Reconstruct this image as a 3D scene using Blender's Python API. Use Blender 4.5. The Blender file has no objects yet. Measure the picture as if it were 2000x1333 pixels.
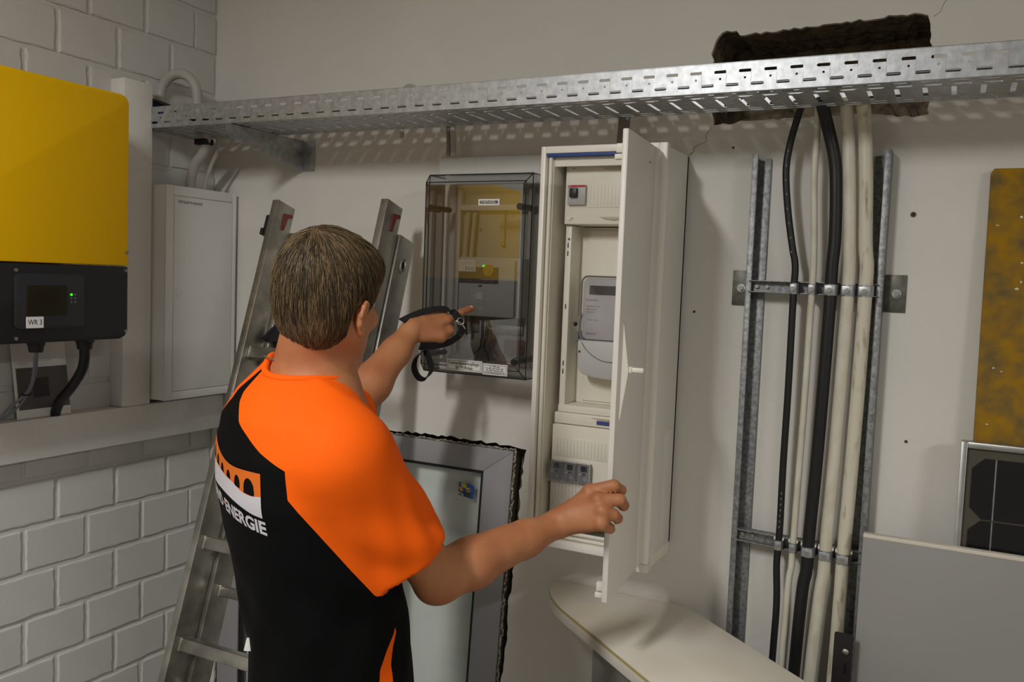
import bpy, bmesh, math, random
import numpy as np
from mathutils import Vector, Matrix
random.seed(7)
scene = bpy.context.scene
COL = scene.collection

# ------------------------------------------------------------------ camera, world, light, exposure
CAM = Vector((2.1546, -2.10, 1.62))
def camera():
    yaw, pit, rol = (math.radians(a) for a in (-26.757, -3.991, 2.193))
    f = Vector((math.sin(yaw)*math.cos(pit), math.cos(yaw)*math.cos(pit), math.sin(pit)))
    r = f.cross(Vector((0, 0, 1))).normalized(); u = r.cross(f)
    c, s = math.cos(rol), math.sin(rol)
    r, u = c*r + s*u, -s*r + c*u
    cd = bpy.data.cameras.new('camera'); cd.sensor_width = 36.0; cd.lens = 1708.7/2000*36
    cd.clip_start = 0.02
    o = bpy.data.objects.new('camera', cd); COL.objects.link(o)
    m = Matrix((r, u, -f)).transposed().to_4x4(); m.translation = CAM
    o.matrix_world = m
    scene.camera = o
camera()
w = bpy.data.worlds.new('world'); scene.world = w; w.use_nodes = True
w.node_tree.nodes['Background'].inputs[0].default_value = (0.9, 0.95, 1.0, 1)
w.node_tree.nodes['Background'].inputs[1].default_value = 0.05
scene.view_settings.view_transform = 'Standard'
scene.view_settings.look = 'None'
scene.view_settings.gamma = 1.0
scene.view_settings.use_curve_mapping = False
scene.view_settings.exposure = 0.0
LAMP_POWER = 62.0
LAMP_XY = (1.15, -2.75)

# ------------------------------------------------------------------ materials
def s2l(c):
    return tuple(((v/255.0)/12.92 if v/255.0 <= 0.04045 else ((v/255.0+0.055)/1.055)**2.4) for v in c)
MATS = {}
def mat(name, rgb, rough=0.6, metal=0.0, noise=0.0, nscale=30.0, bump=0.0, bscale=60.0, rgb2=None,
        spec=0.5, stretch=None, coat=0.0, emit=0.0, ndetail=4.0, lo=0.35, hi=0.65, bdist=0.002):
    if name in MATS: return MATS[name]
    m = bpy.data.materials.new(name); m.use_nodes = True
    nt = m.node_tree; N = nt.nodes; L = nt.links; b = N['Principled BSDF']
    col = s2l(rgb)
    b.inputs['Base Color'].default_value = (*col, 1)
    b.inputs['Roughness'].default_value = rough; b.inputs['Metallic'].default_value = metal
    b.inputs['Specular IOR Level'].default_value = spec
    b.inputs['Coat Weight'].default_value = coat
    if emit:
        b.inputs['Emission Color'].default_value = (*col, 1); b.inputs['Emission Strength'].default_value = emit
    if noise or bump or rgb2:
        tc = N.new('ShaderNodeTexCoord'); mp = N.new('ShaderNodeMapping')
        L.new(tc.outputs['Object'], mp.inputs[0])
        if stretch: mp.inputs['Scale'].default_value = stretch
        if noise or rgb2:
            n = N.new('ShaderNodeTexNoise'); n.inputs['Scale'].default_value = nscale; n.inputs['Detail'].default_value = ndetail
            L.new(mp.outputs[0], n.inputs['Vector'])
            r = N.new('ShaderNodeValToRGB'); L.new(n.outputs[0], r.inputs[0])
            c2 = s2l(rgb2) if rgb2 else tuple(v*(1-noise) for v in col)
            r.color_ramp.elements[0].position = lo; r.color_ramp.elements[1].position = hi
            r.color_ramp.elements[0].color = (*c2, 1); r.color_ramp.elements[1].color = (*col, 1)
            L.new(r.outputs[0], b.inputs['Base Color'])
        if bump:
            n2 = N.new('ShaderNodeTexNoise'); n2.inputs['Scale'].default_value = bscale; n2.inputs['Detail'].default_value = 5
            L.new(mp.outputs[0], n2.inputs['Vector'])
            bp = N.new('ShaderNodeBump'); bp.inputs['Strength'].default_value = bump; bp.inputs['Distance'].default_value = bdist
            L.new(n2.outputs[0], bp.inputs['Height']); L.new(bp.outputs[0], b.inputs['Normal'])
    MATS[name] = m
    return m
WALL = mat('wall_paint', (225, 221, 213), 0.85, noise=0.05, nscale=3.0, bump=0.35, bscale=45, bdist=0.003)
BRICKP = mat('brick_paint', (206, 205, 200), 0.75, noise=0.05, nscale=5.0, bump=0.4, bscale=70, bdist=0.0015)
WOODW = mat('white_wood', (226, 223, 216), 0.6, noise=0.04, nscale=8, bump=0.15, bscale=40, stretch=(1, 8, 8))
ROUGHW = mat('broken_masonry', (140, 124, 100), 0.95, rgb2=(84, 74, 58), nscale=35, bump=1.0, bscale=60, bdist=0.012)
CRUMB = mat('plaster_crumb', (205, 196, 178), 0.95, rgb2=(120, 108, 88), nscale=90, bump=0.8, bscale=120, bdist=0.004)
ZINC = mat('galvanised_steel', (190, 192, 194), 0.42, 0.85, noise=0.25, nscale=60, bump=0.06, bscale=200)
ZINCD = mat('aged_galvanised_steel', (158, 160, 160), 0.5, 0.75, noise=0.45, nscale=120, bump=0.15, bscale=240)
ALU = mat('ladder_aluminium', (186, 182, 172), 0.38, 0.85, noise=0.4, nscale=14, bump=0.05, bscale=150)
CREAM = mat('cream_plastic', (238, 233, 218), 0.42, noise=0.02, nscale=10)
CABW = mat('cabinet_lacquer', (236, 232, 222), 0.4, noise=0.02, nscale=8)
BOXW = mat('grey_white_lacquer', (230, 230, 226), 0.45, noise=0.02, nscale=6)
YEL = mat('yellow_lacquer', (240, 188, 0), 0.5, bump=0.05, bscale=500, spec=0.2)
BLK = mat('black_plastic', (26, 26, 28), 0.42, bump=0.05, bscale=400)
BLK2 = mat('dark_panel_plastic', (38, 40, 45), 0.4)
SCREEN = mat('lcd_screen', (38, 36, 24), 0.12)
RUBB = mat('black_cable', (20, 20, 22), 0.45)
CAB_W = mat('cream_cable', (216, 212, 198), 0.42, rgb2=(202, 195, 172), nscale=14, stretch=(3, 3, 1))
CAB_G = mat('grey_conduit', (178, 174, 166), 0.5)
CAB_T = mat('thin_grey_wire', (120, 122, 130), 0.4)
PRINT = mat('black_print', (30, 30, 32), 0.7)
PAPER = mat('white_label', (228, 226, 220), 0.6)
RED = mat('red_plastic', (190, 30, 28), 0.5)
REDD = mat('dark_red_plastic', (110, 50, 45), 0.5)
BLUE = mat('blue_plastic', (45, 75, 150), 0.5)
BRASS = mat('brass_screw', (190, 160, 80), 0.35, 0.8)
SCREW = mat('screw_steel', (170, 168, 160), 0.35, 0.9)

def glass_mat(name, tint, alpha, rough=0.03, ior=1.5, blend=0.0):
    if name in MATS: return MATS[name]
    m = bpy.data.materials.new(name); m.use_nodes = True
    nt = m.node_tree; N = nt.nodes; L = nt.links
    N.remove(N['Principled BSDF']); out = N['Material Output']
    t = N.new('ShaderNodeBsdfTransparent'); t.inputs[0].default_value = (*tint, 1)
    g = N.new('ShaderNodeBsdfGlossy'); g.inputs['Roughness'].default_value = rough; g.inputs[0].default_value = (1, 1, 1, 1)
    d = N.new('ShaderNodeBsdfDiffuse'); d.inputs[0].default_value = (0.5, 0.5, 0.5, 1)
    fr = N.new('ShaderNodeFresnel'); fr.inputs[0].default_value = ior
    mx0 = N.new('ShaderNodeMixShader'); mx0.inputs[0].default_value = alpha
    L.new(t.outputs[0], mx0.inputs[1]); L.new(d.outputs[0], mx0.inputs[2])
    mx = N.new('ShaderNodeMixShader')
    L.new(fr.outputs[0], mx.inputs[0]); L.new(mx0.outputs[0], mx.inputs[1]); L.new(g.outputs[0], mx.inputs[2])
    L.new(mx.outputs[0], out.inputs[0])
    MATS[name] = m
    return m
SMOKE = glass_mat('smoked_clear_plastic', (0.60, 0.59, 0.58), 0.02, 0.015, 1.95)
CLEAR = glass_mat('clear_plastic', (0.93, 0.93, 0.94), 0.03, 0.06, 1.45)

# ------------------------------------------------------------------ mesh helpers (all in world metres)
class MB:
    """collects shapes; build() links them as one mesh object"""
    def __init__(self): self.v = []; self.f = []
    def add(self, vs, fs):
        o = len(self.v); self.v += [tuple(p) for p in vs]; self.f += [tuple(i+o for i in f) for f in fs]; return self
    def bm(self, b, mtx=None):
        b.verts.index_update()
        return self.add([(mtx @ v.co if mtx else v.co) for v in b.verts], [[v.index for v in f.verts] for f in b.faces])
    def box(self, lo, hi, bev=0.0, seg=2, mtx=None):
        b = bmesh.new(); bmesh.ops.create_cube(b, size=1)
        for v in b.verts:
            for k in range(3): v.co[k] = (lo[k]+hi[k])/2 + v.co[k]*(hi[k]-lo[k])
        if bev: bmesh.ops.bevel(b, geom=list(b.edges), offset=bev, segments=seg, profile=0.5, affect='EDGES')
        self.bm(b, mtx); b.free(); return self
    def prism(self, pts, axis, a, b, bev=0.0):
        """2D polygon in the plane normal to axis (x: (y,z), y: (x,z), z: (x,y)), extruded a..b"""
        def p3(q, h): return {'x': (h, q[0], q[1]), 'y': (q[0], h, q[1]), 'z': (q[0], q[1], h)}[axis]
        bm_ = bmesh.new()
        v0 = [bm_.verts.new(p3(q, a)) for q in pts]; v1 = [bm_.verts.new(p3(q, b)) for q in pts]
        n = len(pts)
        bm_.faces.new(v0[::-1]); bm_.faces.new(v1)
        for i in range(n): bm_.faces.new((v0[i], v0[(i+1) % n], v1[(i+1) % n], v1[i]))
        bmesh.ops.recalc_face_normals(bm_, faces=bm_.faces)
        if bev: bmesh.ops.bevel(bm_, geom=list(bm_.edges), offset=bev, segments=2, profile=0.5, affect='EDGES')
        self.bm(bm_); bm_.free(); return self
    def tube(self, pts, r, n=10, cap=True, closed=False):
        P = [Vector(p) for p in pts]; m = len(P)
        R = r if isinstance(r, (list, tuple)) else [r]*m
        rings = []; ref = None
        for i in range(m):
            if closed: t = P[(i+1) % m]-P[i-1]
            else: t = (P[min(i+1, m-1)]-P[max(i-1, 0)])
            t.normalize()
            if ref is None: ref = t.orthogonal().normalized()
            ref = (ref - t*ref.dot(t)).normalized(); s = t.cross(ref)
            rings.append([P[i] + R[i]*(math.cos(2*math.pi*k/n)*ref + math.sin(2*math.pi*k/n)*s) for k in range(n)])
        vs = [v for g in rings for v in g]; fs = []
        for i in range(m if closed else m-1):
            j = (i+1) % m
            for k in range(n):
                fs.append((i*n+k, i*n+(k+1) % n, j*n+(k+1) % n, j*n+k))
        if cap and not closed:
            fs.append(tuple(range(n))[::-1]); fs.append(tuple((m-1)*n+k for k in range(n)))
        return self.add(vs, fs)
    def strip(self, pts, nrm, wdt, th=0.002):
        """flat band along pts: nrm = direction of its width at each point (vector or list)"""
        P = [Vector(p) for p in pts]; m = len(P); vs = []; fs = []
        for i in range(m):
            t = (P[min(i+1, m-1)]-P[max(i-1, 0)]).normalized()
            nn = Vector(nrm[i] if isinstance(nrm, list) else nrm)
            nn = (nn - t*nn.dot(t)).normalized(); b = t.cross(nn)
            for sx, sy in ((-1, -1), (1, -1), (1, 1), (-1, 1)):
                vs.append(P[i] + nn*sx*wdt/2 + b*sy*th/2)
        for i in range(m-1):
            for k in range(4): fs.append((i*4+k, i*4+(k+1) % 4, i*4+4+(k+1) % 4, i*4+4+k))
        fs.append((3, 2, 1, 0)); fs.append(tuple((m-1)*4+k for k in range(4)))
        return self.add(vs, fs)
    def cyl(self, a, b, r, n=16, r2=None):
        return self.tube([a, b], [r, r if r2 is None else r2], n)
    def ball(self, c, r, seg=12):
        b = bmesh.new(); bmesh.ops.create_uvsphere(b, u_segments=seg, v_segments=max(6, seg//2), radius=1)
        rr = r if isinstance(r, (tuple, list)) else (r, r, r)
        for v in b.verts: v.co = Vector((c[0]+v.co.x*rr[0], c[1]+v.co.y*rr[1], c[2]+v.co.z*rr[2]))
        self.bm(b); b.free(); return self
    def mesh(self, name, off=(0, 0, 0)):
        me = bpy.data.meshes.new(name)
        me.from_pydata([(p[0]-off[0], p[1]-off[1], p[2]-off[2]) for p in self.v], [], self.f)
        me.validate(); me.update()
        b = bmesh.new(); b.from_mesh(me); bmesh.ops.recalc_face_normals(b, faces=b.faces); b.to_mesh(me); b.free()
        return me
def smooth(o, ang=40):
    me = o.data
    b = bmesh.new(); b.from_mesh(me)
    for f in b.faces: f.smooth = True
    a = math.radians(ang)
    for e in b.edges:
        if len(e.link_faces) == 2 and e.calc_face_angle(0) > a: e.smooth = False
    b.to_mesh(me); b.free()
    return o
ROOTLOC = {}
def tag(o, label=None, cat=None, group=None, kind=None):
    if label: o['label'] = label
    if cat: o['category'] = cat
    if group: o['group'] = group
    if kind: o['kind'] = kind
    return o
def thing(name, label, cat, loc, group=None):
    o = bpy.data.objects.new(name, None); COL.objects.link(o); o.location = loc
    o.empty_display_size = 0.05; ROOTLOC[o.name] = tuple(loc)
    return tag(o, label, cat, group)
def part(name, mb, material, parent, label=None, sm=40):
    off = ROOTLOC[parent.name]
    o = bpy.data.objects.new(name, mb.mesh(name, off)); COL.objects.link(o)
    o.data.materials.append(material); o.parent = parent; ROOTLOC[o.name] = off
    if sm: smooth(o, sm)
    if label: o['label'] = label
    return o
def single(name, mb, material, label, cat, group=None, sm=40, kind=None):
    xs = np.array(mb.v); lo = xs.min(0); hi = xs.max(0); loc = ((lo[0]+hi[0])/2, (lo[1]+hi[1])/2, lo[2])
    o = bpy.data.objects.new(name, mb.mesh(name, loc)); COL.objects.link(o); o.location = loc
    o.data.materials.append(material); ROOTLOC[o.name] = loc
    if sm: smooth(o, sm)
    return tag(o, label, cat, group, kind)
def struct(name, mb, material, sm=0, label=None):
    o = bpy.data.objects.new(name, mb.mesh(name)); COL.objects.link(o)
    o.data.materials.append(material); ROOTLOC[o.name] = (0, 0, 0); o['kind'] = 'structure'
    if label: o['label'] = label
    if sm: smooth(o, sm)
    return o
def spline(pts, n=8):
    """Catmull-Rom through pts"""
    P = [Vector(p) for p in pts]; Q = [2*P[0]-P[1]] + P + [2*P[-1]-P[-2]]; out = []
    for i in range(1, len(Q)-2):
        for k in range(n):
            t = k/n; a, b, c, d = Q[i-1], Q[i], Q[i+1], Q[i+2]
            out.append(0.5*((2*b) + (c-a)*t + (2*a-5*b+4*c-d)*t*t + (3*b-a-3*c+d)*t**3))
    out.append(P[-1]); return out
def rrect(x0, x1, z0, z1, r, n=5):
    out = []
    for cx, cz, a0 in ((x1-r, z1-r, 0), (x0+r, z1-r, 90), (x0+r, z0+r, 180), (x1-r, z0+r, 270)):
        for k in range(n+1):
            a = math.radians(a0+90*k/n); out.append((cx+r*math.cos(a), cz+r*math.sin(a)))
    return out
def slot(cx, cz, L, H, n=3):
    return rrect(cx-L/2, cx+L/2, cz-H/2, cz+H/2, min(L, H)/2*0.98, n)
def plate(outer, holes):
    """2D polygon with holes -> (verts2d, faces)"""
    b = bmesh.new(); ed = []
    for loop in [outer]+holes:
        vs = [b.verts.new((p[0], p[1], 0)) for p in loop]
        ed += [b.edges.new((vs[i], vs[(i+1) % len(vs)])) for i in range(len(vs))]
    bmesh.ops.triangle_fill(b, use_beauty=True, use_dissolve=False, edges=ed)
    b.verts.index_update()
    vs = [(v.co.x, v.co.y) for v in b.verts]; fs = [[v.index for v in f.verts] for f in b.faces]
    b.free(); return vs, fs
TEXTC = {}
def text2d(body, size, font_w=0.0):
    key = (body, size, font_w)
    if key in TEXTC: return TEXTC[key]
    cu = bpy.data.curves.new('lettering', 'FONT'); cu.body = body; cu.size = size; cu.resolution_u = 3
    cu.align_x = 'CENTER'; cu.align_y = 'CENTER'; cu.offset = font_w
    o = bpy.data.objects.new('lettering', cu); COL.objects.link(o)
    me = bpy.data.meshes.new_from_object(o.evaluated_get(bpy.context.evaluated_depsgraph_get()))
    vs = [(v.co.x, v.co.y) for v in me.vertices]; fs = [list(p.vertices) for p in me.polygons]
    bpy.data.objects.remove(o); bpy.data.curves.remove(cu); bpy.data.meshes.remove(me)
    TEXTC[key] = (vs, fs); return vs, fs
def lettering(mb, body, size, origin, right, up, wmax=None, bold=0.0):
    vs, fs = text2d(body, size, bold)
    k = 1.0
    if wmax and vs:
        wd = max(v[0] for v in vs)-min(v[0] for v in vs); k = wmax/wd
    O, R, U = Vector(origin), Vector(right), Vector(up)
    mb.add([O+R*(v[0]*k)+U*v[1] for v in vs], fs); return mb

# ------------------------------------------------------------------ room shell
RX, RY, RZ = 7.2, -6.8, 2.85
struct('floor', MB().box((-0.15, RY-0.15, -0.1), (RX+0.15, 0.35, 0)), mat('floor_screed', (128, 124, 118), 0.8, noise=0.2, nscale=6))
struct('ceiling', MB().box((-0.15, RY-0.15, RZ), (RX+0.15, 0.35, RZ+0.1)), WALL)
struct('wall_right', MB().box((RX, RY-0.15, 0), (RX+0.15, 0.35, RZ)), WALL)
struct('wall_front', MB().box((-0.15, RY-0.15, 0), (RX+0.15, RY, RZ)), WALL)

def ragged(pts, step, amp, seed):
    rnd = random.Random(seed); out = []
    n = len(pts)
    for i in range(n):
        a, b = Vector(pts[i]), Vector(pts[(i+1) % n]); L = (b-a).length; k = max(1, int(L/step))
        t = (b-a).normalized(); nn = Vector((-t.y, t.x))
        for j in range(k):
            out.append(tuple(a+(b-a)*(j/k) + nn*rnd.uniform(-amp, amp) + t*rnd.uniform(-.2, .2)*step))
    return out
HOLE = ragged([(1.612, 2.008), (1.70, 2.012), (1.80, 2.014), (1.93, 2.016), (2.03, 2.006), (2.075, 2.008), (2.078, 2.06), (2.09, 2.10), (2.074, 2.14), (2.068, 2.20), (2.062, 2.222),
               (2.02, 2.226), (1.96, 2.222), (1.86, 2.219), (1.76, 2.216), (1.66, 2.213), (1.655, 2.226), (1.618, 2.222), (1.60, 2.19), (1.603, 2.12), (1.598, 2.05)], 0.012, 0.0035, 3)
HATCH = ragged([(0.03, 0.16), (1.100, 0.16), (1.100, 0.50), (1.112, 0.62), (1.116, 0.74), (1.128, 0.80), (1.122, 0.90), (1.138, 0.97), (1.136, 1.05), (1.146, 1.12), (1.150, 1.168),
                (1.10, 1.170), (0.9, 1.174), (0.6, 1.168), (0.3, 1.170), (0.03, 1.168)], 0.014, 0.004, 5)
def back_wall():
    ov, of = plate([(-0.15, 0), (RX, 0), (RX, RZ), (-0.15, RZ)], [HOLE, HATCH])
    mb = MB().add([(x, 0, z) for x, z in ov], of)
    for loop, dep in ((HOLE, 0.012), (HATCH, 0.008)):
        n = len(loop)
        mb.add([(p[0], 0, p[1]) for p in loop]+[(p[0], dep, p[1]) for p in loop],
               [(i, (i+1) % n, n+(i+1) % n, n+i) for i in range(n)])
    return struct('wall_back', mb, WALL)
wb = back_wall()
def recess(loop, depth, m, grow, seed, name):
    """rough inside of a broken-out opening"""
    rnd = random.Random(seed); n = len(loop); rings = []
    cx = sum(p[0] for p in loop)/n; cz = sum(p[1] for p in loop)/n
    for k, y in enumerate((0.010, 0.03, 0.07, 0.12, depth)):
        if y > depth: y = depth
        rings.append([(p[0]+(grow*math.copysign(1, p[0]-cx)+rnd.uniform(-.004, .004))*min(1, k), y,
                       p[1]+(grow*math.copysign(1, p[1]-cz)+rnd.uniform(-.004, .004))*min(1, k)) for p in loop])
    vs = [v for r in rings for v in r]; fs = []
    for k in range(4):
        fs += [(k*n+i, k*n+(i+1) % n, (k+1)*n+(i+1) % n, (k+1)*n+i) for i in range(n)]
    fs.append(tuple(4*n+i for i in range(n)))
    return part(name, MB().add(vs, fs), m, wb, sm=0)
recess(HOLE, 0.22, ROUGHW, 0.004, 1, 'broken_opening')
recess(HATCH, 0.06, ROUGHW, 0.0, 2, 'broken_reveal')

# left wall: mortar bed and single bricks
wl = struct('wall_left', MB().box((-0.15, RY-0.15, 0), (0, 0.35, RZ)), BRICKP)
def bricks():
    protos = []
    for q in range(8):
        rnd = random.Random(40+q); b = bmesh.new(); bmesh.ops.create_cube(b, size=1)
        for v in b.verts: v.co = Vector((v.co.x*0.012, v.co.y*0.1745, v.co.z*0.1125))
        fe = [e for e in b.edges if e.verts[0].co.x > 0 and e.verts[1].co.x > 0]
        bmesh.ops.bevel(b, geom=fe, offset=0.005, segments=3, profile=0.5, affect='EDGES')
        bmesh.ops.subdivide_edges(b, edges=[e for e in b.edges if (e.verts[0].co-e.verts[1].co).length > 0.05 and e.verts[0].co.x > -0.005], cuts=5)
        for v in b.verts:
            if v.co.x > -0.004:
                v.co.y += rnd.uniform(-.0014, .0014); v.co.z += rnd.uniform(-.0014, .0014)
                if v.co.x < 0.0055: v.co.x += rnd.uniform(-.001, .001)
        me = bpy.data.meshes.new('brick'); b.to_mesh(me); b.free(); me.materials.append(BRICKP)
        protos.append(me)
    rnd = random.Random(3)
    for k in range(-7, 15):
        z0 = 0.917+0.125*k; off = -0.556 if k % 2 == 0 else -0.6495
        for n in range(-7, 5):
            y0 = off+0.187*n
            if y0 > -0.02 or y0 < -1.75: continue
            hi = y0+0.187
            o = bpy.data.objects.new('brick', rnd.choice(protos)); COL.objects.link(o); o.parent = wl
            sc = 1.0; yc = y0+0.0935
            if hi > 0: sc = (-y0)/0.187; yc = y0/2-0.002
            o.location = (-0.001+rnd.uniform(-.0006, .0008), yc, z0+0.0625); o.scale = (1, sc, 1)
            o.rotation_euler = (rnd.uniform(-.006, .006), rnd.uniform(-.01, .01), rnd.uniform(-.008, .008))
bricks()

# ceiling lamp (twin tubes, along y), the light of the room
def ceiling_lamp(x, y, power, label):
    t = thing('ceiling_lamp', label, 'lamp', (x, y, RZ-0.075), 'tube lamps on the ceiling')
    part('housing', MB().box((x-0.09, y-0.65, RZ-0.045), (x+0.09, y+0.65, RZ), 0.006), CABW, t)
    em = mat('lit_tube', (255, 240, 214), 0.4, emit=1.0)
    for s in (-1, 1):
        part('tube', MB().cyl((x+s*0.045, y-0.60, RZ-0.065), (x+s*0.045, y+0.60, RZ-0.065), 0.013), em, t)
        part('socket', MB().box((x+s*0.045-0.016, y-0.625, RZ-0.085), (x+s*0.045+0.016, y-0.60, RZ-0.04), 0.003), CABW, t)
    ld = bpy.data.lights.new('tube_light', 'AREA'); ld.shape = 'RECTANGLE'; ld.size = 0.14; ld.size_y = 1.2
    ld.energy = power; ld.color = (1.0, 0.992, 0.975)
    lo = bpy.data.objects.new('tube_light', ld); COL.objects.link(lo); lo.parent = t; lo.location = (0, 0, -0.012)
ceiling_lamp(LAMP_XY[0], LAMP_XY[1], LAMP_POWER, 'long twin tube lamp under the ceiling opposite the smoked box')
ceiling_lamp(5.0, -3.1, LAMP_POWER*1.12, 'added twin tube fill lamp under the ceiling, out of view on the right')  # second lamp, added out of view to brighten faces turned to the right

# ------------------------------------------------------------------ left wall: timber frame, inverter, distribution box
fr = MB().box((0.004, -1.75, 1.109), (0.06, -0.004, 1.215), 0.002)
single('timber_rail', fr, WOODW, 'white painted horizontal timber rail along the brick wall under the inverter', 'beam')
single('timber_post', MB().box((0.004, -0.392, 1.216), (0.06, -0.296, 2.14), 0.002), WOODW, 'white painted upright timber post beside the small distribution box', 'post')
single('timber_post', MB().box((0.004, -1.33, 1.216), (0.06, -1.235, 2.14), 0.002), WOODW, 'white painted upright timber post carrying the far side of the inverter', 'post')

def inverter(y1, label, sticker, group):
    """wall inverter, right edge at y1; front faces +x"""
    W = 0.60; y0 = y1-W; zt, zm, zb = 2.045, 1.617, 1.433; xf = 0.27
    t = thing('solar_inverter', label, 'inverter', (0.06, (y0+y1)/2, zb), group)
    part('mounting_plate', MB().box((0.0605, y0+0.05, zb+0.06), (0.085, y1-0.05, zt-0.05), 0.002), ZINC, t)
    # yellow hood: front outline with rounded upper corners
    r = 0.022
    pts = [(y1, zm+0.001), (y1, zt-r)] + [(y1-r+r*math.cos(a), zt-r+r*math.sin(a)) for a in (0.4, 0.8, 1.2)] + [(y1-r, zt), (y0+r, zt)] \
        + [(y0+r-r*math.sin(a), zt-r+r*math.cos(a)) for a in (0.4, 0.8, 1.2)] + [(y0, zt-r), (y0, zm+0.001)]
    part('yellow_hood', MB().prism(pts, 'x', 0.086, xf, 0.004), YEL, t, 'yellow lacquered upper housing')
    pts = [(y0, zm-0.001), (y0, zb+r), (y0+0.007, zb+0.007), (y0+r, zb), (y1-r, zb), (y1-0.007, zb+0.007), (y1, zb+r), (y1, zm-0.001)]
    part('lower_housing', MB().prism(pts, 'x', 0.086, xf, 0.004), BLK, t, 'black lower housing')
    yc = y1-0.216
    d = part('display_panel', MB().prism(rrect(yc-0.088, yc+0.088, 1.466, 1.593, 0.012), 'x', xf-0.002, xf+0.004, 0.0015), BLK2, t)
    part('screen', MB().prism(rrect(yc-0.060, yc+0.040, 1.497, 1.566, 0.003), 'x', xf+0.003, xf+0.0052), SCREEN, d, 'dark LCD screen')
    led = mat('green_led', (60, 230, 40), 0.4, emit=1.6); off = mat('unlit_led', (90, 92, 96), 0.4)
    for i in range(2):
        for k in range(3):
            part('indicator', MB().cyl((xf+0.003, yc+0.052+i*0.010, 1.545-k*0.009), (xf+0.0055, yc+0.052+i*0.010, 1.545-k*0.009), 0.0028, 10),
                 led if (i == 0 and k == 0) else off, d)
    for yy, zz in ((y1-0.008, 1.606), (y1-0.008, 1.452), (y1-0.30, 1.600), (y1-0.30, 1.445), (y0+0.008, 1.606), (y0+0.008, 1.452), (y1-0.006, 1.652), (y0+0.006, 1.652)):
        part('screw', MB().cyl((xf-0.001, yy, zz), (xf+0.003, yy, zz), 0.0042, 10), SCREW, t)
    for yy, rr in ((y1-0.064, 0.021), (y1-0.196, 0.019)):
        g = MB().cyl((0.19, yy, zb-0.002), (0.19, yy, zb-0.012), rr*1.08, 6).cyl((0.19, yy, zb-0.010), (0.19, yy, zb-0.030), rr, 18, rr*0.82)
        part('cable_gland', g, BLK, t)
    if sticker:
        s = part('sticker', MB().prism(rrect(yc-0.062, yc-0.020, 1.468, 1.494, 0.001), 'x', xf+0.004, xf+0.0056), PAPER, t, 'white sticker reading WR 3')
        part('lettering', lettering(MB(), 'WR 3', 0.017, (xf+0.0060, yc-0.041, 1.481), (0, 1, 0), (0, 0, 1), 0.034), PRINT, s, sm=0)
    return t
inverter(-0.548, 'yellow and black solar inverter with WR 3 sticker on the brick wall', True, 'wall inverters')
inverter(-1.42, 'yellow and black solar inverter without sticker farther along the brick wall', False, 'wall inverters')

def cables_inverter():
    x = 0.19; y = -0.548
    p = spline([(0.19, -0.612, 1.405), (0.186, -0.610, 1.375), (0.17, -0.606, 1.345), (0.13, -0.604, 1.300), (0.085, -0.600, 1.264), (0.055, -0.592, 1.235), (0.046, -0.590, 1.2165)], 6)
    single('conduit', MB().tube(p, 0.0125, 14), RUBB, 'black corrugated conduit curving from the inverter down to the timber rail', 'cable')
    for i, lb in enumerate(('thin grey wire from the inverter gland running straight to the timber rail', 'thin grey wire from the inverter gland bowing out below its cable tie')):
        p = spline([(0.19+0.006*i, -0.742-0.006*i, 1.405), (0.18, -0.735-0.006*i, 1.385), (0.165, -0.726-0.006*i, 1.36), (0.13+0.004*i, -0.714-0.006*i, 1.312), (0.10, -0.712-0.012*i, 1.278),
                    (0.078, -0.718-0.022*i, 1.252), (0.060+0.004*i, -0.738-0.012*i, 1.228), (0.050+0.004*i, -0.752+0.004*i, 1.2185)], 6)
        single('thin_wire', MB().tube(p, 0.003, 8), CAB_T, lb, 'wire', 'thin wires below the inverter')
    single('cable_tie', MB().tube([(0.112+0.012*math.cos(a), -0.716+0.012*math.sin(a), 1.290) for a in np.linspace(0, 2*math.pi, 14)[:-1]], 0.002, 6, closed=True),
           RUBB, 'black cable tie around the thin grey wires', 'cable tie')
cables_inverter()

def leaflet():
    # photo leaflet standing on the rail, leaning on the wall
    t = thing('leaflet', 'white leaflet with a dark product photo leaning behind the inverter cables', 'leaflet', (0.035, -0.62, 1.216))
    def q(y, z, e=0.0): return (0.040-0.030*(z-1.216)/0.2+e, y, z)
    def quad(y0, y1, z0, z1, e, th=0.0006):
        m = MB()
        m.add([q(y0, z0, e), q(y1, z0, e), q(y1, z1, e), q(y0, z1, e), q(y0, z0, e+th), q(y1, z0, e+th), q(y1, z1, e+th), q(y0, z1, e+th)],
              [(0, 1, 2, 3), (4, 7, 6, 5), (0, 4, 5, 1), (1, 5, 6, 2), (2, 6, 7, 3), (3, 7, 4, 0)]); return m
    part('sheet', quad(-0.692, -0.540, 1.216, 1.43, 0, 0.001), PAPER, t)
    part('photo', quad(-0.684, -0.5405, 1.238, 1.345, 0.0012), mat('photo_grey', (96, 92, 90), 0.5, noise=0.3, nscale=9), t, 'grey printed photo')
    part('pictured_device', quad(-0.642, -0.597, 1.268, 1.318, 0.0020), mat('photo_dark', (48, 46, 44), 0.5), t)
    m = MB()
    lettering(m, '- --- -- ----- --- ----', 0.008, q(-0.62, 1.362, 0.0022), (0, 1, 0), (0, 0, 1), 0.07)
    part('lettering', m, PRINT, t, sm=0)
leaflet()

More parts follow.
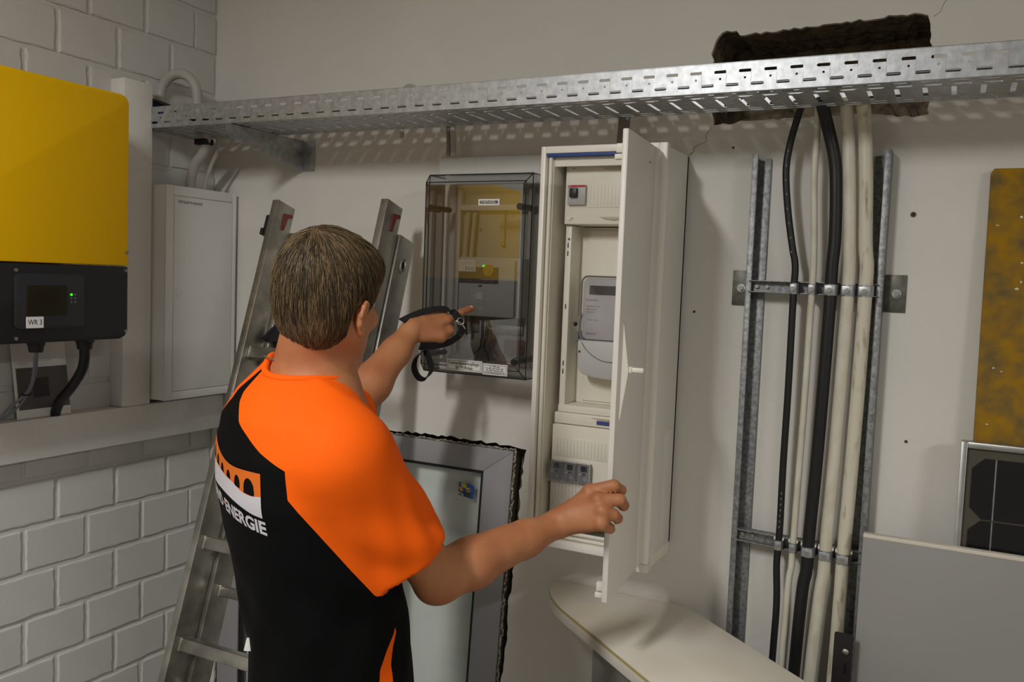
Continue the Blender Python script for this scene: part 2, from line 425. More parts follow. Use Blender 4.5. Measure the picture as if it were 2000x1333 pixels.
def distribution_box():
    y0, y1, z0, z1, xf = -0.290, -0.014, 1.228, 1.857, 0.112
    t = thing('distribution_box', 'flat white distribution box with closed door on the wall by the ladder', 'cabinet', (0.002, -0.15, z0))
    part('body', MB().box((0.002, y0, z0), (xf-0.004, y1, z1), 0.003), BOXW, t)
    fv, ff = plate([(y0, z0), (y1, z0), (y1, z1), (y0, z1)], [[(y0+0.030, z0+0.026), (y1-0.018, z0+0.026), (y1-0.018, z1-0.030), (y0+0.030, z1-0.030)]])
    m = MB().box((xf-0.004, y0, z0), (xf, y0+0.028, z1), 0.0012).box((xf-0.004, y1-0.016, z0), (xf, y1, z1), 0.0012)
    m.box((xf-0.004, y0+0.028, z1-0.028), (xf, y1-0.016, z1), 0.0012).box((xf-0.004, y0+0.028, z0), (xf, y1-0.016, z0+0.024), 0.0012)
    part('front_frame', m, BOXW, t)
    d = part('door', MB().box((xf-0.0045, y0+0.0295, z0+0.0255), (xf+0.001, y1-0.0175, z1-0.030), 0.0015), BOXW, t)
    a = [(y0+0.046+0.0095*math.cos(k), 1.545+0.0125*math.sin(k)) for k in np.linspace(0, 2*math.pi, 21)[:-1]]
    k = part('lock', MB().prism(a, 'x', xf+0.0005, xf+0.004, 0.0008), BOXW, d, 'round push lock')
    part('lock_slot', MB().box((xf+0.004, y0+0.0452, 1.540), (xf+0.0052, y0+0.0468, 1.550)), CABW, k)
    part('lettering', lettering(MB(), 'VERTEILER PV-ANLAGE', 0.011, (xf+0.0016, y0+0.088, z1-0.046), (0, 1, 0), (0, 0, 1), 0.092), PRINT, d, sm=0)
distribution_box()

# ------------------------------------------------------------------ cable tray under the ceiling
def cable_tray():
    x0, x1, yf, yb, zb, zt, P = 0.010, 2.76, -0.30, -0.10, 2.017, 2.075, 0.05
    t = thing('cable_tray', 'long perforated galvanised cable tray running along the plaster wall', 'cable tray', ((x0+x1)/2, -0.2, zb))
    n = int((x1-x0)/P)
    H = zt-zb
    sv, sf = plate([(0, 0), (P, 0), (P, H), (0, H)], [slot(P*0.26, H*0.24, 0.026, 0.0062), slot(P*0.76, H*0.70, 0.026, 0.0062), slot(P*0.5+0.013, H*0.46, 0.005, 0.0049, 2)])
    W = yb-yf
    bv, bf = plate([(0, 0), (P, 0), (P, W), (0, W)],
                   [slot(P*0.5, W*0.10, 0.036, 0.010), slot(P*0.60, W*0.23, 0.034, 0.010), slot(P*0.30, W*0.55, 0.0095, W*0.44),
                    slot(P*0.5, W*0.85, 0.036, 0.008), slot(P*0.5, W*0.94, 0.036, 0.007)])
    def cells(vs, fs, fn):
        m = MB()
        for i in range(n):
            m.add([fn(x0+i*P+v[0], v[1]) for v in vs], fs)
        return m
    def sol(o, th=0.0013):
        s = o.modifiers.new('sheet', 'SOLIDIFY'); s.thickness = th; s.offset = 0
    sol(part('front_side', cells(sv, sf, lambda a, b: (a, yf, zb+b)), ZINC, t, sm=0))
    sol(part('rear_side', cells(sv, sf, lambda a, b: (a, yb, zb+b)), ZINC, t, sm=0))
    sol(part('bottom', cells(bv, bf, lambda a, b: (a, yf+b, zb)), ZINC, t, sm=0))
    part('rolled_edge', MB().box((x0, yf-0.0008, zt-0.001), (x0+n*P, yf+0.010, zt+0.0012), 0.0005), ZINC, t)
    part('rolled_edge', MB().box((x0, yb-0.010, zt-0.001), (x0+n*P, yb+0.0008, zt+0.0012), 0.0005), ZINC, t)
cable_tray()
def bracket(x):
    t = thing('wall_bracket', 'galvanised cantilever bracket carrying the tray near the room corner', 'bracket', (x, -0.002, 1.925))
    side = [(-0.0025, 1.924), (-0.0025, 2.012), (-0.318, 2.012), (-0.318, 1.992), (-0.300, 1.978)]
    part('side_web', MB().prism(side, 'x', x, x+0.002), ZINC, t)
    part('top_flange', MB().box((x-0.018, -0.318, 2.012), (x+0.004, -0.003, 2.0145), 0.0005), ZINC, t)
    part('wall_plate', MB().box((x, -0.0045, 1.924), (x+0.044, -0.0005, 2.012), 0.001), ZINC, t)
    part('bolt', MB().cyl((x+0.022, -0.0045, 1.975), (x+0.022, -0.013, 1.975), 0.009, 6).cyl((x+0.022, -0.013, 1.975), (x+0.022, -0.019, 1.975), 0.005, 10), SCREW, t)
bracket(0.366)

# conduits and cables around the tray
def loop_pts(c, r, a0, a1, n, tilt=0.0):
    return [(c[0]+r*math.cos(a), c[1]+tilt*(i/n), c[2]+r*1.0*math.sin(a)) for i, a in enumerate(np.linspace(math.radians(a0), math.radians(a1), n))]
single('conduit_loop', MB().tube([(0.135, -0.20, 2.03), (0.135, -0.20, 2.09)]+loop_pts((0.072, -0.20, 2.125), 0.063, -15, 195, 20, -0.03)+[(0.012, -0.23, 2.09), (0.02, -0.23, 2.03)], 0.0145, 14), CAB_G,
       'thick grey conduit looped above the tray in the room corner', 'cable')
single('conduit_loop', MB().tube([(0.105, -0.15, 2.04)]+loop_pts((0.07, -0.15, 2.085), 0.034, -10, 200, 12, 0.02)+[(0.04, -0.13, 2.04)], 0.0075, 10), CAB_G,
       'thin grey cable curled inside the thick conduit loop', 'cable')
single('conduit', MB().tube(spline([(0.14, -0.17, 2.030), (0.13, -0.165, 1.975), (0.085, -0.16, 1.93), (0.068, -0.16, 1.885), (0.066, -0.16, 1.858)], 6), 0.0145, 14), CAB_G,
       'thick grey conduit dropping from the tray into the flat distribution box', 'cable')
single('conduit', MB().tube(spline([(0.165, -0.15, 2.030), (0.155, -0.14, 1.975), (0.12, -0.13, 1.93), (0.099, -0.13, 1.885), (0.093, -0.13, 1.858)], 6), 0.006, 10), CAB_G,
       'thin pale cable dropping from the tray beside the thick conduit', 'cable')
single('clip', MB().box((0.105, -0.185, 1.985), (0.150, -0.150, 2.003), 0.003), RUBB, 'small black strap clip under the tray by the corner conduit', 'clip')
single('junction_block', MB().box((0.012, -0.262, 2.019), (0.05, -0.248, 2.098), 0.004), BLUE, 'dark blue block standing in the tray at the brick wall', 'connector')
single('cable', MB().tube(spline([(0.015, -0.275, 2.105), (0.07, -0.277, 2.092), (0.13, -0.279, 2.07), (0.22, -0.278, 2.035), (0.4, -0.27, 2.028)], 6), 0.006, 10), RUBB, 'black cable lying across the tray end by the brick wall', 'cable')
single('cable_arch', MB().tube([(0.800, -0.06, 2.05)]+loop_pts((0.782, -0.06, 2.118), 0.022, 0, 180, 12)+[(0.760, -0.06, 2.05), (0.762, -0.06, 2.0)], 0.006, 10), CAB_G,
       'thin pale cable arching above the tray over the smoked box', 'cable')
for dx, r_, m_, lb in ((0.0, 0.0055, mat('brown_grey_cable', (136, 128, 112), 0.5), 'thinner brownish cable running from the tray into the smoked box'), (0.0155, 0.0075, CAB_G, 'thicker pale grey cable running from the tray into the smoked box')):
    single('cable_drop', MB().tube(spline([(0.905+dx, -0.055, 2.06), (0.905+dx, -0.05, 2.0), (0.907+dx, -0.05, 1.97), (0.907+dx, -0.05, 1.948)], 4), r_, 10), m_, lb, 'cable', 'cables into the smoked box')
single('cable_duct', MB().strip(spline([(1.410, -0.06, 2.06), (1.408, -0.06, 2.0), (1.406, -0.06, 1.96), (1.408, -0.06, 1.942)], 4), (1, 0, 0), 0.026, 0.012), mat('grey_cable', (120, 118, 112), 0.5),
       'flat grey cable dropping from the tray into the tall cabinet', 'cable')
single('lead_wire', MB().tube(spline([(1.62, 0.10, 2.09), (1.705, 0.04, 2.125), (1.712, -0.02, 2.10), (1.72, -0.09, 2.068)], 5), 0.004, 8), mat('yellow_wire', (196, 178, 120), 0.5), 'thin pale yellow wire poking out of the broken wall opening', 'wire')
for i, (a, b) in enumerate(((2.00, 2.02), (2.03, 2.022), (2.045, 2.028))):
    single('lath_wire', MB().tube(spline([(a-0.03, 0.05, 2.08), (a-0.01, 0.0, 2.04), (a+0.006, -0.012, 2.02), (a+0.014, 0.02, 2.005)], 5), 0.0014, 5), mat('rusty_wire', (110, 104, 92), 0.6, 0.4),
           'thin bent lath wire hanging in the broken wall opening', 'wire', 'lath wires in the opening')

# ------------------------------------------------------------------ smoked meter box
def smoked_box():
    x0, x1, z0, z1, yf, yb = 0.908, 1.208, 1.372, 1.885, -0.170, -0.062
    t = thing('smoked_box', 'grey wall box with smoked transparent cover and radio receiver inside', 'cabinet', (1.06, -0.002, 1.37))
    GB = mat('light_grey_box', (205, 204, 198), 0.5)
    part('back_box', MB().box((0.866, -0.030, 1.395), (1.205, -0.0005, 1.947), 0.004), GB, t, 'light grey mounting plate')
    part('inner_tray', MB().box((x0+0.02, -0.040, z0+0.03), (x1-0.02, -0.0305, z1-0.02), 0.003), mat('inner_grey', (172, 170, 160), 0.55), t)
    m = MB().box((x0+0.045, -0.064, z1-0.085), (x1-0.03, -0.041, z1-0.070), 0.002)
    part('top_ledge', m, GB, t)
    for x in (x0+0.045, x1-0.045):
        part('inner_rail', MB().box((x-0.004, -0.060, z0+0.05), (x+0.004, -0.041, z1-0.03), 0.001), GB, t)
    for dx, r in ((0.068, 0.0075), (0.088, 0.006)):
        p = spline([(x0+dx+0.004, -0.056, z1-0.09), (x0+dx-0.002, -0.058, z1-0.2), (x0+dx-0.006, -0.058, z1-0.33), (x0+dx, -0.056, z1-0.42)], 5)
        part('inner_cable', MB().tube(p, r, 8), mat('inner_cable_grey', (178, 172, 158), 0.5), t)
    part('seal_rod', MB().cyl((1.085, -0.046, 1.81), (1.085, -0.046, 1.72), 0.0016, 6), BRASS, t)
    part('seal', MB().ball((1.083, -0.048, 1.712), (0.005, 0.004, 0.008), 10), BRASS, t, 'brass lead seal')
    part('screw', MB().cyl((1.01, -0.041, 1.752), (1.01, -0.046, 1.752), 0.0035, 8), BRASS, t)
    part('screw', MB().cyl((0.955, -0.041, 1.655), (0.955, -0.046, 1.655), 0.006, 8), GB, t)
    # receiver
    dv = part('receiver', MB().box((0.985, -0.105, 1.522), (1.166, -0.041, 1.676), 0.003), mat('receiver_grey', (196, 196, 192), 0.5), t, 'grey radio receiver module')
    part('display_strip', MB().box((0.985, -0.1065, 1.608), (1.103, -0.1052, 1.650)), mat('strip_dark', (62, 58, 56), 0.4), dv)
    for k in range(4):
        part('indicator', MB().box((1.018+k*0.022, -0.1078, 1.6125), (1.026+k*0.022, -0.1064, 1.6155)), RED, dv)
    part('button', MB().cyl((1.075, -0.105, 1.642), (1.075, -0.111, 1.642), 0.015, 20).cyl((1.075, -0.111, 1.642), (1.075, -0.1145, 1.642), 0.0075, 16), mat('amber_ring', (196, 160, 52), 0.4), dv, 'round amber optical port')
    part('green_led', MB().cyl((1.059, -0.105, 1.6535), (1.059, -0.1085, 1.6535), 0.0025, 8), MATS['green_led'], dv)
    part('side_rib', MB().box((1.150, -0.1075, 1.526), (1.154, -0.1051, 1.668)), mat('rib_grey', (120, 120, 118), 0.5), dv)
    lb = part('type_label', MB().box((0.985, -0.1075, 1.638), (1.036, -0.1056, 1.668)), PAPER, dv)
    m = MB(); lettering(m, '----- -----', 0.007, (1.010, -0.1082, 1.661), (1, 0, 0), (0, 0, 1), 0.036); lettering(m, '||| || ||||', 0.009, (1.018, -0.1082, 1.646), (1, 0, 0), (0, 0, 1), 0.026)
    part('lettering', m, PRINT, lb, sm=0)
    part('small_label', MB().box((1.040, -0.1066, 1.566), (1.058, -0.1052, 1.584)), PAPER, dv)
    part('mark', MB().box((1.043, -0.1064, 1.6005), (1.058, -0.1052, 1.6022)).box((1.048, -0.1064, 1.5988), (1.053, -0.1052, 1.604)), PRINT, dv)
    # terminals
    part('din_rail', MB().box((0.985, -0.050, 1.478), (1.15, -0.041, 1.500), 0.001), ZINC, t)
    for k in range(5):
        part('terminal', MB().box((1.037+k*0.0068, -0.078, 1.462), (1.0425+k*0.0068, -0.050, 1.512), 0.001), BLUE if k == 1 else mat('beige_terminal', (206, 190, 140), 0.5), t)
    for k in range(4):
        p = spline([(1.040+k*0.007, -0.07, 1.463), (1.04+k*0.006, -0.075, 1.44), (1.02+k*0.02, -0.07, 1.42), (0.99+k*0.035, -0.06, 1.405)], 5)
        part('wire', MB().tube(p, 0.0028, 6), (RUBB, CAB_G, REDD, CAB_G)[k], t)
    part('red_block', MB().box((1.105, -0.066, 1.425), (1.165, -0.041, 1.462), 0.002), REDD, t)
    # smoked cover: open shell with chamfered top, bottom and sides
    def ring(e, y): return [(x0+e, z0+e*0.8), (x1-e, z0+e*0.8), (x1-e, z1-e*1.4), (x0+e, z1-e*1.4)]
    rings = []
    for (ex, ez, y) in ((0.0, 0.0, yb), (0.0, 0.0, yf+0.030), (0.006, 0.022, yf+0.004), (0.012, 0.030, yf)):
        rings.append([(x0+ex, y, z0+ez), (x1-ex, y, z0+ez), (x1-ex, y, z1-ez), (x0+ex, y, z1-ez)])
    vs = [v for r in rings for v in r]; fs = []
    for k in range(3): fs += [(k*4+i, k*4+(i+1) % 4, k*4+4+(i+1) % 4, k*4+4+i) for i in range(4)]
    fs.append((12, 13, 14, 15))
    cov = part('smoked_cover', MB().add(vs, fs), SMOKE, t, 'smoked transparent cover', sm=0)
    DK = mat('cover_edge', (34, 33, 32), 0.25)
    m = MB()
    r = 0.0013
    for k in (1, 2):
        ps = rings[k]
        for i in range(4): m.cyl(ps[i], ps[(i+1) % 4], r, 6)
    for i in range(4):
        for k in range(0, 3): m.cyl(rings[k][i], rings[k+1][i], r, 6)
    part('cover_rim', m, DK, cov)
    for zz in (z1-0.085, z0+0.045):
        part('lock_peg', MB().tube([(x1-0.018, yf-0.004, zz), (x1-0.018, yf+0.05, zz+0.001), (x1-0.018, yb, zz+0.002)], 0.0085, 12), DK, cov, 'dark turn lock')
        part('lock_peg', MB().tube([(x0+0.016, yf+0.012, zz), (x0+0.016, yb, zz+0.001)], 0.0075, 12), DK, cov)
    def sticker(xa, xb, za, zb, lines, nm, frame=True, size=0.011, dark=False):
        s = part(nm, MB().box((xa, yf-0.0012, za), (xb, yf-0.0003, zb)), PAPER, t)
        xm = (xa+xb)/2
        if dark:
            part('dark_field', MB().prism(rrect(xa+0.004, xb-0.004, za+0.004, zb-0.004, 0.004), 'y', yf-0.0018, yf-0.0012), mat('label_dark', (90, 88, 84), 0.5), s)
        elif frame:
            mm = MB(); e = 0.003; hh = 0.0008
            for (a, b, c, d) in ((xa+e, xb-e, za+e, za+e+hh), (xa+e, xb-e, zb-e-hh, zb-e), (xa+e, xa+e+hh, za+e, zb-e), (xb-e-hh, xb-e, za+e, zb-e)):
                mm.box((a, yf-0.0016, c), (b, yf-0.0012, d))
            part('border', mm, PRINT, s)
        m = MB(); h = (zb-za-0.008)/len(lines)
        for i, (tx, wd) in enumerate(lines):
            lettering(m, tx, size, (xm, yf-0.0021, zb-0.004-h*(i+0.5)), (1, 0, 0), (0, 0, 1), wd)
        part('lettering', m, PAPER if dark else PRINT, s, sm=0)
    sticker(1.073, 1.133, 1.803, 1.819, (('HENSEL', 0.042),), 'maker_label', size=0.010, dark=True)
    sticker(0.997, 1.100, 1.383, 1.412, (('Funkrundsteuerempfänger', 0.090), ('für PV-Anlage', 0.050)), 'sticker', size=0.012)
    sticker(1.102, 1.172, 1.380, 1.408, (('K1: 100% oder', 0.028), ('K2: 60% oder kleiner 60%', 0.050), ('K3: 30% Leistung oder', 0.048), ('K4: 0% Abschaltung oder 0%', 0.056)), 'sticker', size=0.0055)
smoked_box()

# ------------------------------------------------------------------ tall meter cabinet with open door
def meter_cabinet():
    x0, x1, z0, z1, yf = 1.250, 1.561, 0.985, 1.940, -0.190
    t = thing('meter_cabinet', 'tall cream meter cabinet on the wall with its door swung open', 'cabinet', ((x0+x1)/2, -0.002, 0.965))
    part('back_panel', MB().box((x0+0.02, -0.012, z0), (x1-0.004, -0.001, z1-0.006), 0.001), CREAM, t)
    part('side_panel', MB().box((x0+0.014, yf+0.022, z0), (x0+0.020, -0.001, z1-0.006), 0.001), CABW, t)
    part('side_panel', MB().box((x1-0.010, yf+0.022, z0), (x1-0.004, -0.001, z1-0.006), 0.001), CABW, t)
    part('side_plate', MB().box((x1-0.0041, -0.085, z0+0.02), (x1-0.003, -0.02, z0+0.29), 0.0004), CABW, t)
    part('top_panel', MB().box((x0+0.02, yf+0.022, z1-0.012), (x1-0.01, -0.012, z1-0.006)), CABW, t)
    part('bottom_panel', MB().box((x0+0.02, yf+0.022, z0), (x1-0.01, -0.012, z0+0.006)), CABW, t)
    # front frame: outer face, inner bead, groove
    F = 0.022
    for nm, lo, hi in (('frame_stile', (x0, z0-0.008), (x0+0.013, z1)), ('frame_stile', (x1-0.020, z0-0.008), (x1, z1)),
                       ('frame_rail', (x0+0.013, z1-0.017), (x1-0.020, z1)), ('frame_rail', (x0+0.013, z0-0.008), (x1-0.020, z0+0.012))):
        part(nm, MB().box((lo[0], yf, lo[1]), (hi[0], yf+0.024, hi[1]), 0.0025), mat('frame_plastic', (250, 246, 235), 0.35), t)
    for nm, lo, hi in (('bead', (x0+0.016, z0+0.03), (x0+0.024, z1-0.03)), ('bead', (x1-0.03, z0+0.03), (x1-0.022, z1-0.03))):
        part(nm, MB().cyl((lo[0]+0.004, yf+0.016, lo[1]-0.012), (lo[0]+0.004, yf+0.016, hi[1]+0.008), 0.005, 12), CREAM, t)
    for zz in (z0+0.018, z0+0.030):
        part('bead', MB().cyl((x0+0.015, yf+0.014, zz), (x1-0.022, yf+0.014, zz), 0.0042, 12), CREAM, t)
    part('seal_strip', MB().box((x0+0.015, yf+0.004, z1-0.024), (x1-0.022, yf+0.020, z1-0.0165), 0.002), BLUE, t, 'blue sealing strip')
    part('inner_jamb', MB().box((x0+0.022, yf+0.020, z0+0.012), (x0+0.027, -0.020, z1-0.03)), CREAM, t)
    part('inner_jamb', MB().box((x1-0.032, yf+0.020, z0+0.012), (x1-0.027, -0.020, z1-0.03)), CREAM, t)
    part('lintel', MB().box((x0+0.022, yf+0.024, z1-0.045), (x1-0.03, yf+0.030, z1-0.024)), CREAM, t)
    # foot with vent slots
    part('foot', MB().box((x1-0.026, yf-0.001, z0-0.028), (x1+0.0005, yf+0.026, z0-0.0085), 0.0015), CREAM, t)
    vt = MB().box((x1-0.010, yf+0.026, z0-0.026), (x1-0.0045, -0.003, z0+0.001))
    for k in range(9): vt.box((x1-0.0045, yf+0.030+k*0.017, z0-0.026), (x1-0.002, yf+0.0345+k*0.017, z0+0.001))
    vt.box((x1-0.0045, yf+0.026, z0-0.028), (x1-0.002, -0.003, z0-0.024))
    part('vent_strip', vt, CREAM, t)
    part('knockout', MB().box((x0+0.08, -0.10, z0-0.02), (x1-0.10, -0.02, z0-0.001), 0.003), CABW, t)
    # upper cover with main switch
    up = part('upper_cover', MB().box((x0+0.043, -0.135, 1.760), (x1-0.035, -0.028, 1.907), 0.003), CREAM, t)
    part('blank_strip', MB().box((x0+0.060, -0.1365, 1.800), (x1-0.05, -0.1351, 1.856), 0.0004), CREAM, up)
    m = MB()
    for k in range(22): m.box((x0+0.110+k*0.009, -0.1371, 1.803), (x0+0.1103+k*0.009, -0.1364, 1.853))
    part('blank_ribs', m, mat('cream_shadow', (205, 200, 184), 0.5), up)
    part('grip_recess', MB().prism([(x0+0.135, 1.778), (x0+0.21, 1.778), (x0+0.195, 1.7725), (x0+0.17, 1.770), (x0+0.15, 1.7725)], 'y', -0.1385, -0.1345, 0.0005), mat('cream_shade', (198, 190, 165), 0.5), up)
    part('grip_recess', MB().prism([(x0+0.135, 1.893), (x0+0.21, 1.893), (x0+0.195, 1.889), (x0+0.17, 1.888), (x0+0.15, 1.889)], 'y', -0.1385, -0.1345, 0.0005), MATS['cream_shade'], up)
    for zz in (1.774, 1.893):
        part('cover_screw', MB().cyl((x0+0.056, -0.1345, zz), (x0+0.056, -0.1372, zz), 0.005, 12), CREAM, up)
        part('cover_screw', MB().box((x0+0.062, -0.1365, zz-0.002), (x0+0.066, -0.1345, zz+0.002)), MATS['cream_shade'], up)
    sw = part('main_switch', MB().box((1.304, -0.146, 1.806), (1.350, -0.135, 1.853), 0.001), mat('switch_grey', (178, 178, 176), 0.45), up, 'grey main switch')
    part('red_bar', MB().box((1.3045, -0.1470, 1.848), (1.3490, -0.1459, 1.8525)), RED, sw)
    part('toggle', MB().box((1.312, -0.156, 1.823), (1.331, -0.146, 1.845), 0.002), BLK, sw, 'black toggle')
    part('lettering', lettering(lettering(MB(), 'ABB', 0.0042, (1.3085, -0.1474, 1.8502), (1, 0, 0), (0, 0, 1), 0.006), '---- ---', 0.004, (1.314, -0.1465, 1.8155), (1, 0, 0), (0, 0, 1), 0.016), PAPER, sw, sm=0)
    # middle field: back board, side channel and meter
    mid = part('meter_board', MB().box((x0+0.055, -0.055, 1.318), (x1-0.035, -0.040, 1.758), 0.002), CREAM, t)
    part('side_channel', MB().box((x0+0.043, -0.120, 1.318), (x0+0.058, -0.042, 1.758), 0.001), CREAM, t)
    part('board_panel', MB().box((x0+0.078, -0.060, 1.325), (x1-0.04, -0.0545, 1.75), 0.001), CREAM, mid)
    for zz in (1.71, 1.69, 1.56, 1.42, 1.40):
        part('slot', MB().box((x0+0.049, -0.1208, zz-0.006), (x0+0.0515, -0.1195, zz+0.006)), PRINT, mid)
    part('plug_hole', MB().cyl((x0+0.052, -0.119, 1.725), (x0+0.052, -0.1215, 1.725), 0.003, 10), mat('hole_grey', (110, 104, 92), 0.6), mid)
    part('sill', MB().box((x0+0.043, -0.125, 1.300), (x1-0.035, -0.030, 1.318), 0.002), CREAM, t)
    # lower cover with fuse modules
    lw = part('lower_cover', MB().box((x0+0.035, -0.135, 1.020), (x1-0.035, -0.028, 1.270), 0.003), CREAM, t)
    part('cover_head', MB().box((x0+0.037, -0.130, 1.272), (x1-0.035, -0.028, 1.299), 0.002), CREAM, t)
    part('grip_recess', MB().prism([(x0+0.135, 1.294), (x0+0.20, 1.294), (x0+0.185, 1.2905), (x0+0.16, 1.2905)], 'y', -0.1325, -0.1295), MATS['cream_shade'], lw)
    part('blue_tab', MB().box((x0+0.150, -0.133, 1.279), (x0+0.185, -0.1298, 1.288)), mat('violet_blue_label', (70, 76, 140), 0.5), lw)
    for za in (1.192, 1.086):
        b = part('blank_strip', MB().box((x0+0.048, -0.1365, za), (x1-0.05, -0.1349, za+0.046), 0.0004), CREAM, lw)
        m = MB()
        for k in range(21): m.box((x0+0.051+k*0.009, -0.1373, za+0.003), (x0+0.0514+k*0.009, -0.1364, za+0.043))
        part('blank_ribs', m, MATS['cream_shadow'], b)
    for k in range(3):
        xa = 1.288+k*0.0365
        f = part('fuse_switch', MB().box((xa, -0.150, 1.133), (xa+0.034, -0.135, 1.181), 0.002), mat('fuse_grey', (150, 150, 150), 0.35), lw, 'clear grey fuse module')
        part('fuse_window', MB().box((xa+0.011, -0.1525, 1.164), (xa+0.026, -0.1498, 1.176)), BLK2, f)
        part('red_flag', MB().box((xa+0.015, -0.1515, 1.1555), (xa+0.023, -0.1498, 1.1585)), REDD, f)
        part('test_screw', MB().cyl((xa+0.009, -0.1498, 1.156), (xa+0.009, -0.152, 1.156), 0.0022, 8), PAPER, f)
        part('test_screw', MB().tube([(xa+0.021+0.003*math.cos(a), -0.1505, 1.145+0.003*math.sin(a)) for a in np.linspace(0, 2*math.pi, 13)[:-1]], 0.0008, 5, closed=True), PAPER, f)
        part('lens', MB().box((xa-0.001, -0.1555, 1.131), (xa+0.035, -0.1527, 1.183), 0.002), CLEAR, f, 'clear cover')
    # open door, hinged at the right stile, standing about square to the wall
    hx, hy = 1.549, -0.196
    ang = math.radians(94.5)   # opening angle
    ux, uy = -math.cos(ang), -math.sin(ang)          # along the door from the hinge
    nx, ny = -uy, ux                                  # outer face normal (towards +x)
    L = 0.282
    M = Matrix(((ux, nx, 0, hx), (uy, ny, 0, hy), (0, 0, 1, 0), (0, 0, 0, 1)))   # local: a along door, b outward, z up
    def dbox(a0, a1, b0, b1, za, zb, bev=0.0, mb=None): return (mb or MB()).box((a0, b0, za), (a1, b1, zb), bev, 2, M)
    dr = part('door', dbox(0.0, L, -0.012, 0.0, 0.981, 1.921, 0.0022), CABW, t, 'open door leaf')
    part('hinge_strip', dbox(0.0, 0.055, 0.0, 0.0015, 0.985, 1.917, 0.0006), CABW, dr)
    for za in (1.876, 1.000):
        part('latch', dbox(L-0.022, L-0.008, -0.026, -0.012, za, za+0.018, 0.0015), CREAM, dr)
        part('latch', dbox(L-0.020, L-0.006, -0.028, -0.012, za-0.013, za-0.003, 0.001), CREAM, dr)
    h = MB()
    h.add([M @ Vector(p) for p in ((L-0.036, 0.0, 1.545), (L-0.014, 0.0, 1.545), (L-0.014, 0.0, 1.35), (L-0.030, 0.0, 1.35),
                                   (L-0.034, 0.004, 1.543), (L-0.016, 0.004, 1.543), (L-0.018, 0.017, 1.448), (L-0.030, 0.017, 1.448), (L-0.022, 0.003, 1.352), (L-0.026, 0.003, 1.352))],
          [(0, 1, 5, 4), (4, 5, 6, 7), (7, 6, 8, 9), (9, 8, 2, 3), (0, 4, 7, 9, 3), (1, 2, 8, 6, 5)])
    part('handle_plate', h, CREAM, dr)
    k = MB()
    k.bm_ = None
    k.tube([M @ Vector((L-0.030, -0.001, 1.452)), M @ Vector((L-0.030, 0.016, 1.452))], 0.013, 16)
    k.box((L-0.037, 0.012, 1.446), (L-0.023, 0.046, 1.456), 0.003, 2, M)
    k.box((L-0.052, 0.016, 1.444), (L-0.020, 0.023, 1.458), 0.003, 2, M)
    part('turn_handle', k, CREAM, dr, 'cream turn handle')
    m = MB()
    lettering(m, '• ABN', 0.0075, M @ Vector((0.105, 0.0008, 1.880)), (-ux, -uy, 0), (0, 0, 1), 0.022)
    part('lettering', m, mat('grey_print', (130, 126, 120), 0.6), dr, sm=0)
meter_cabinet()

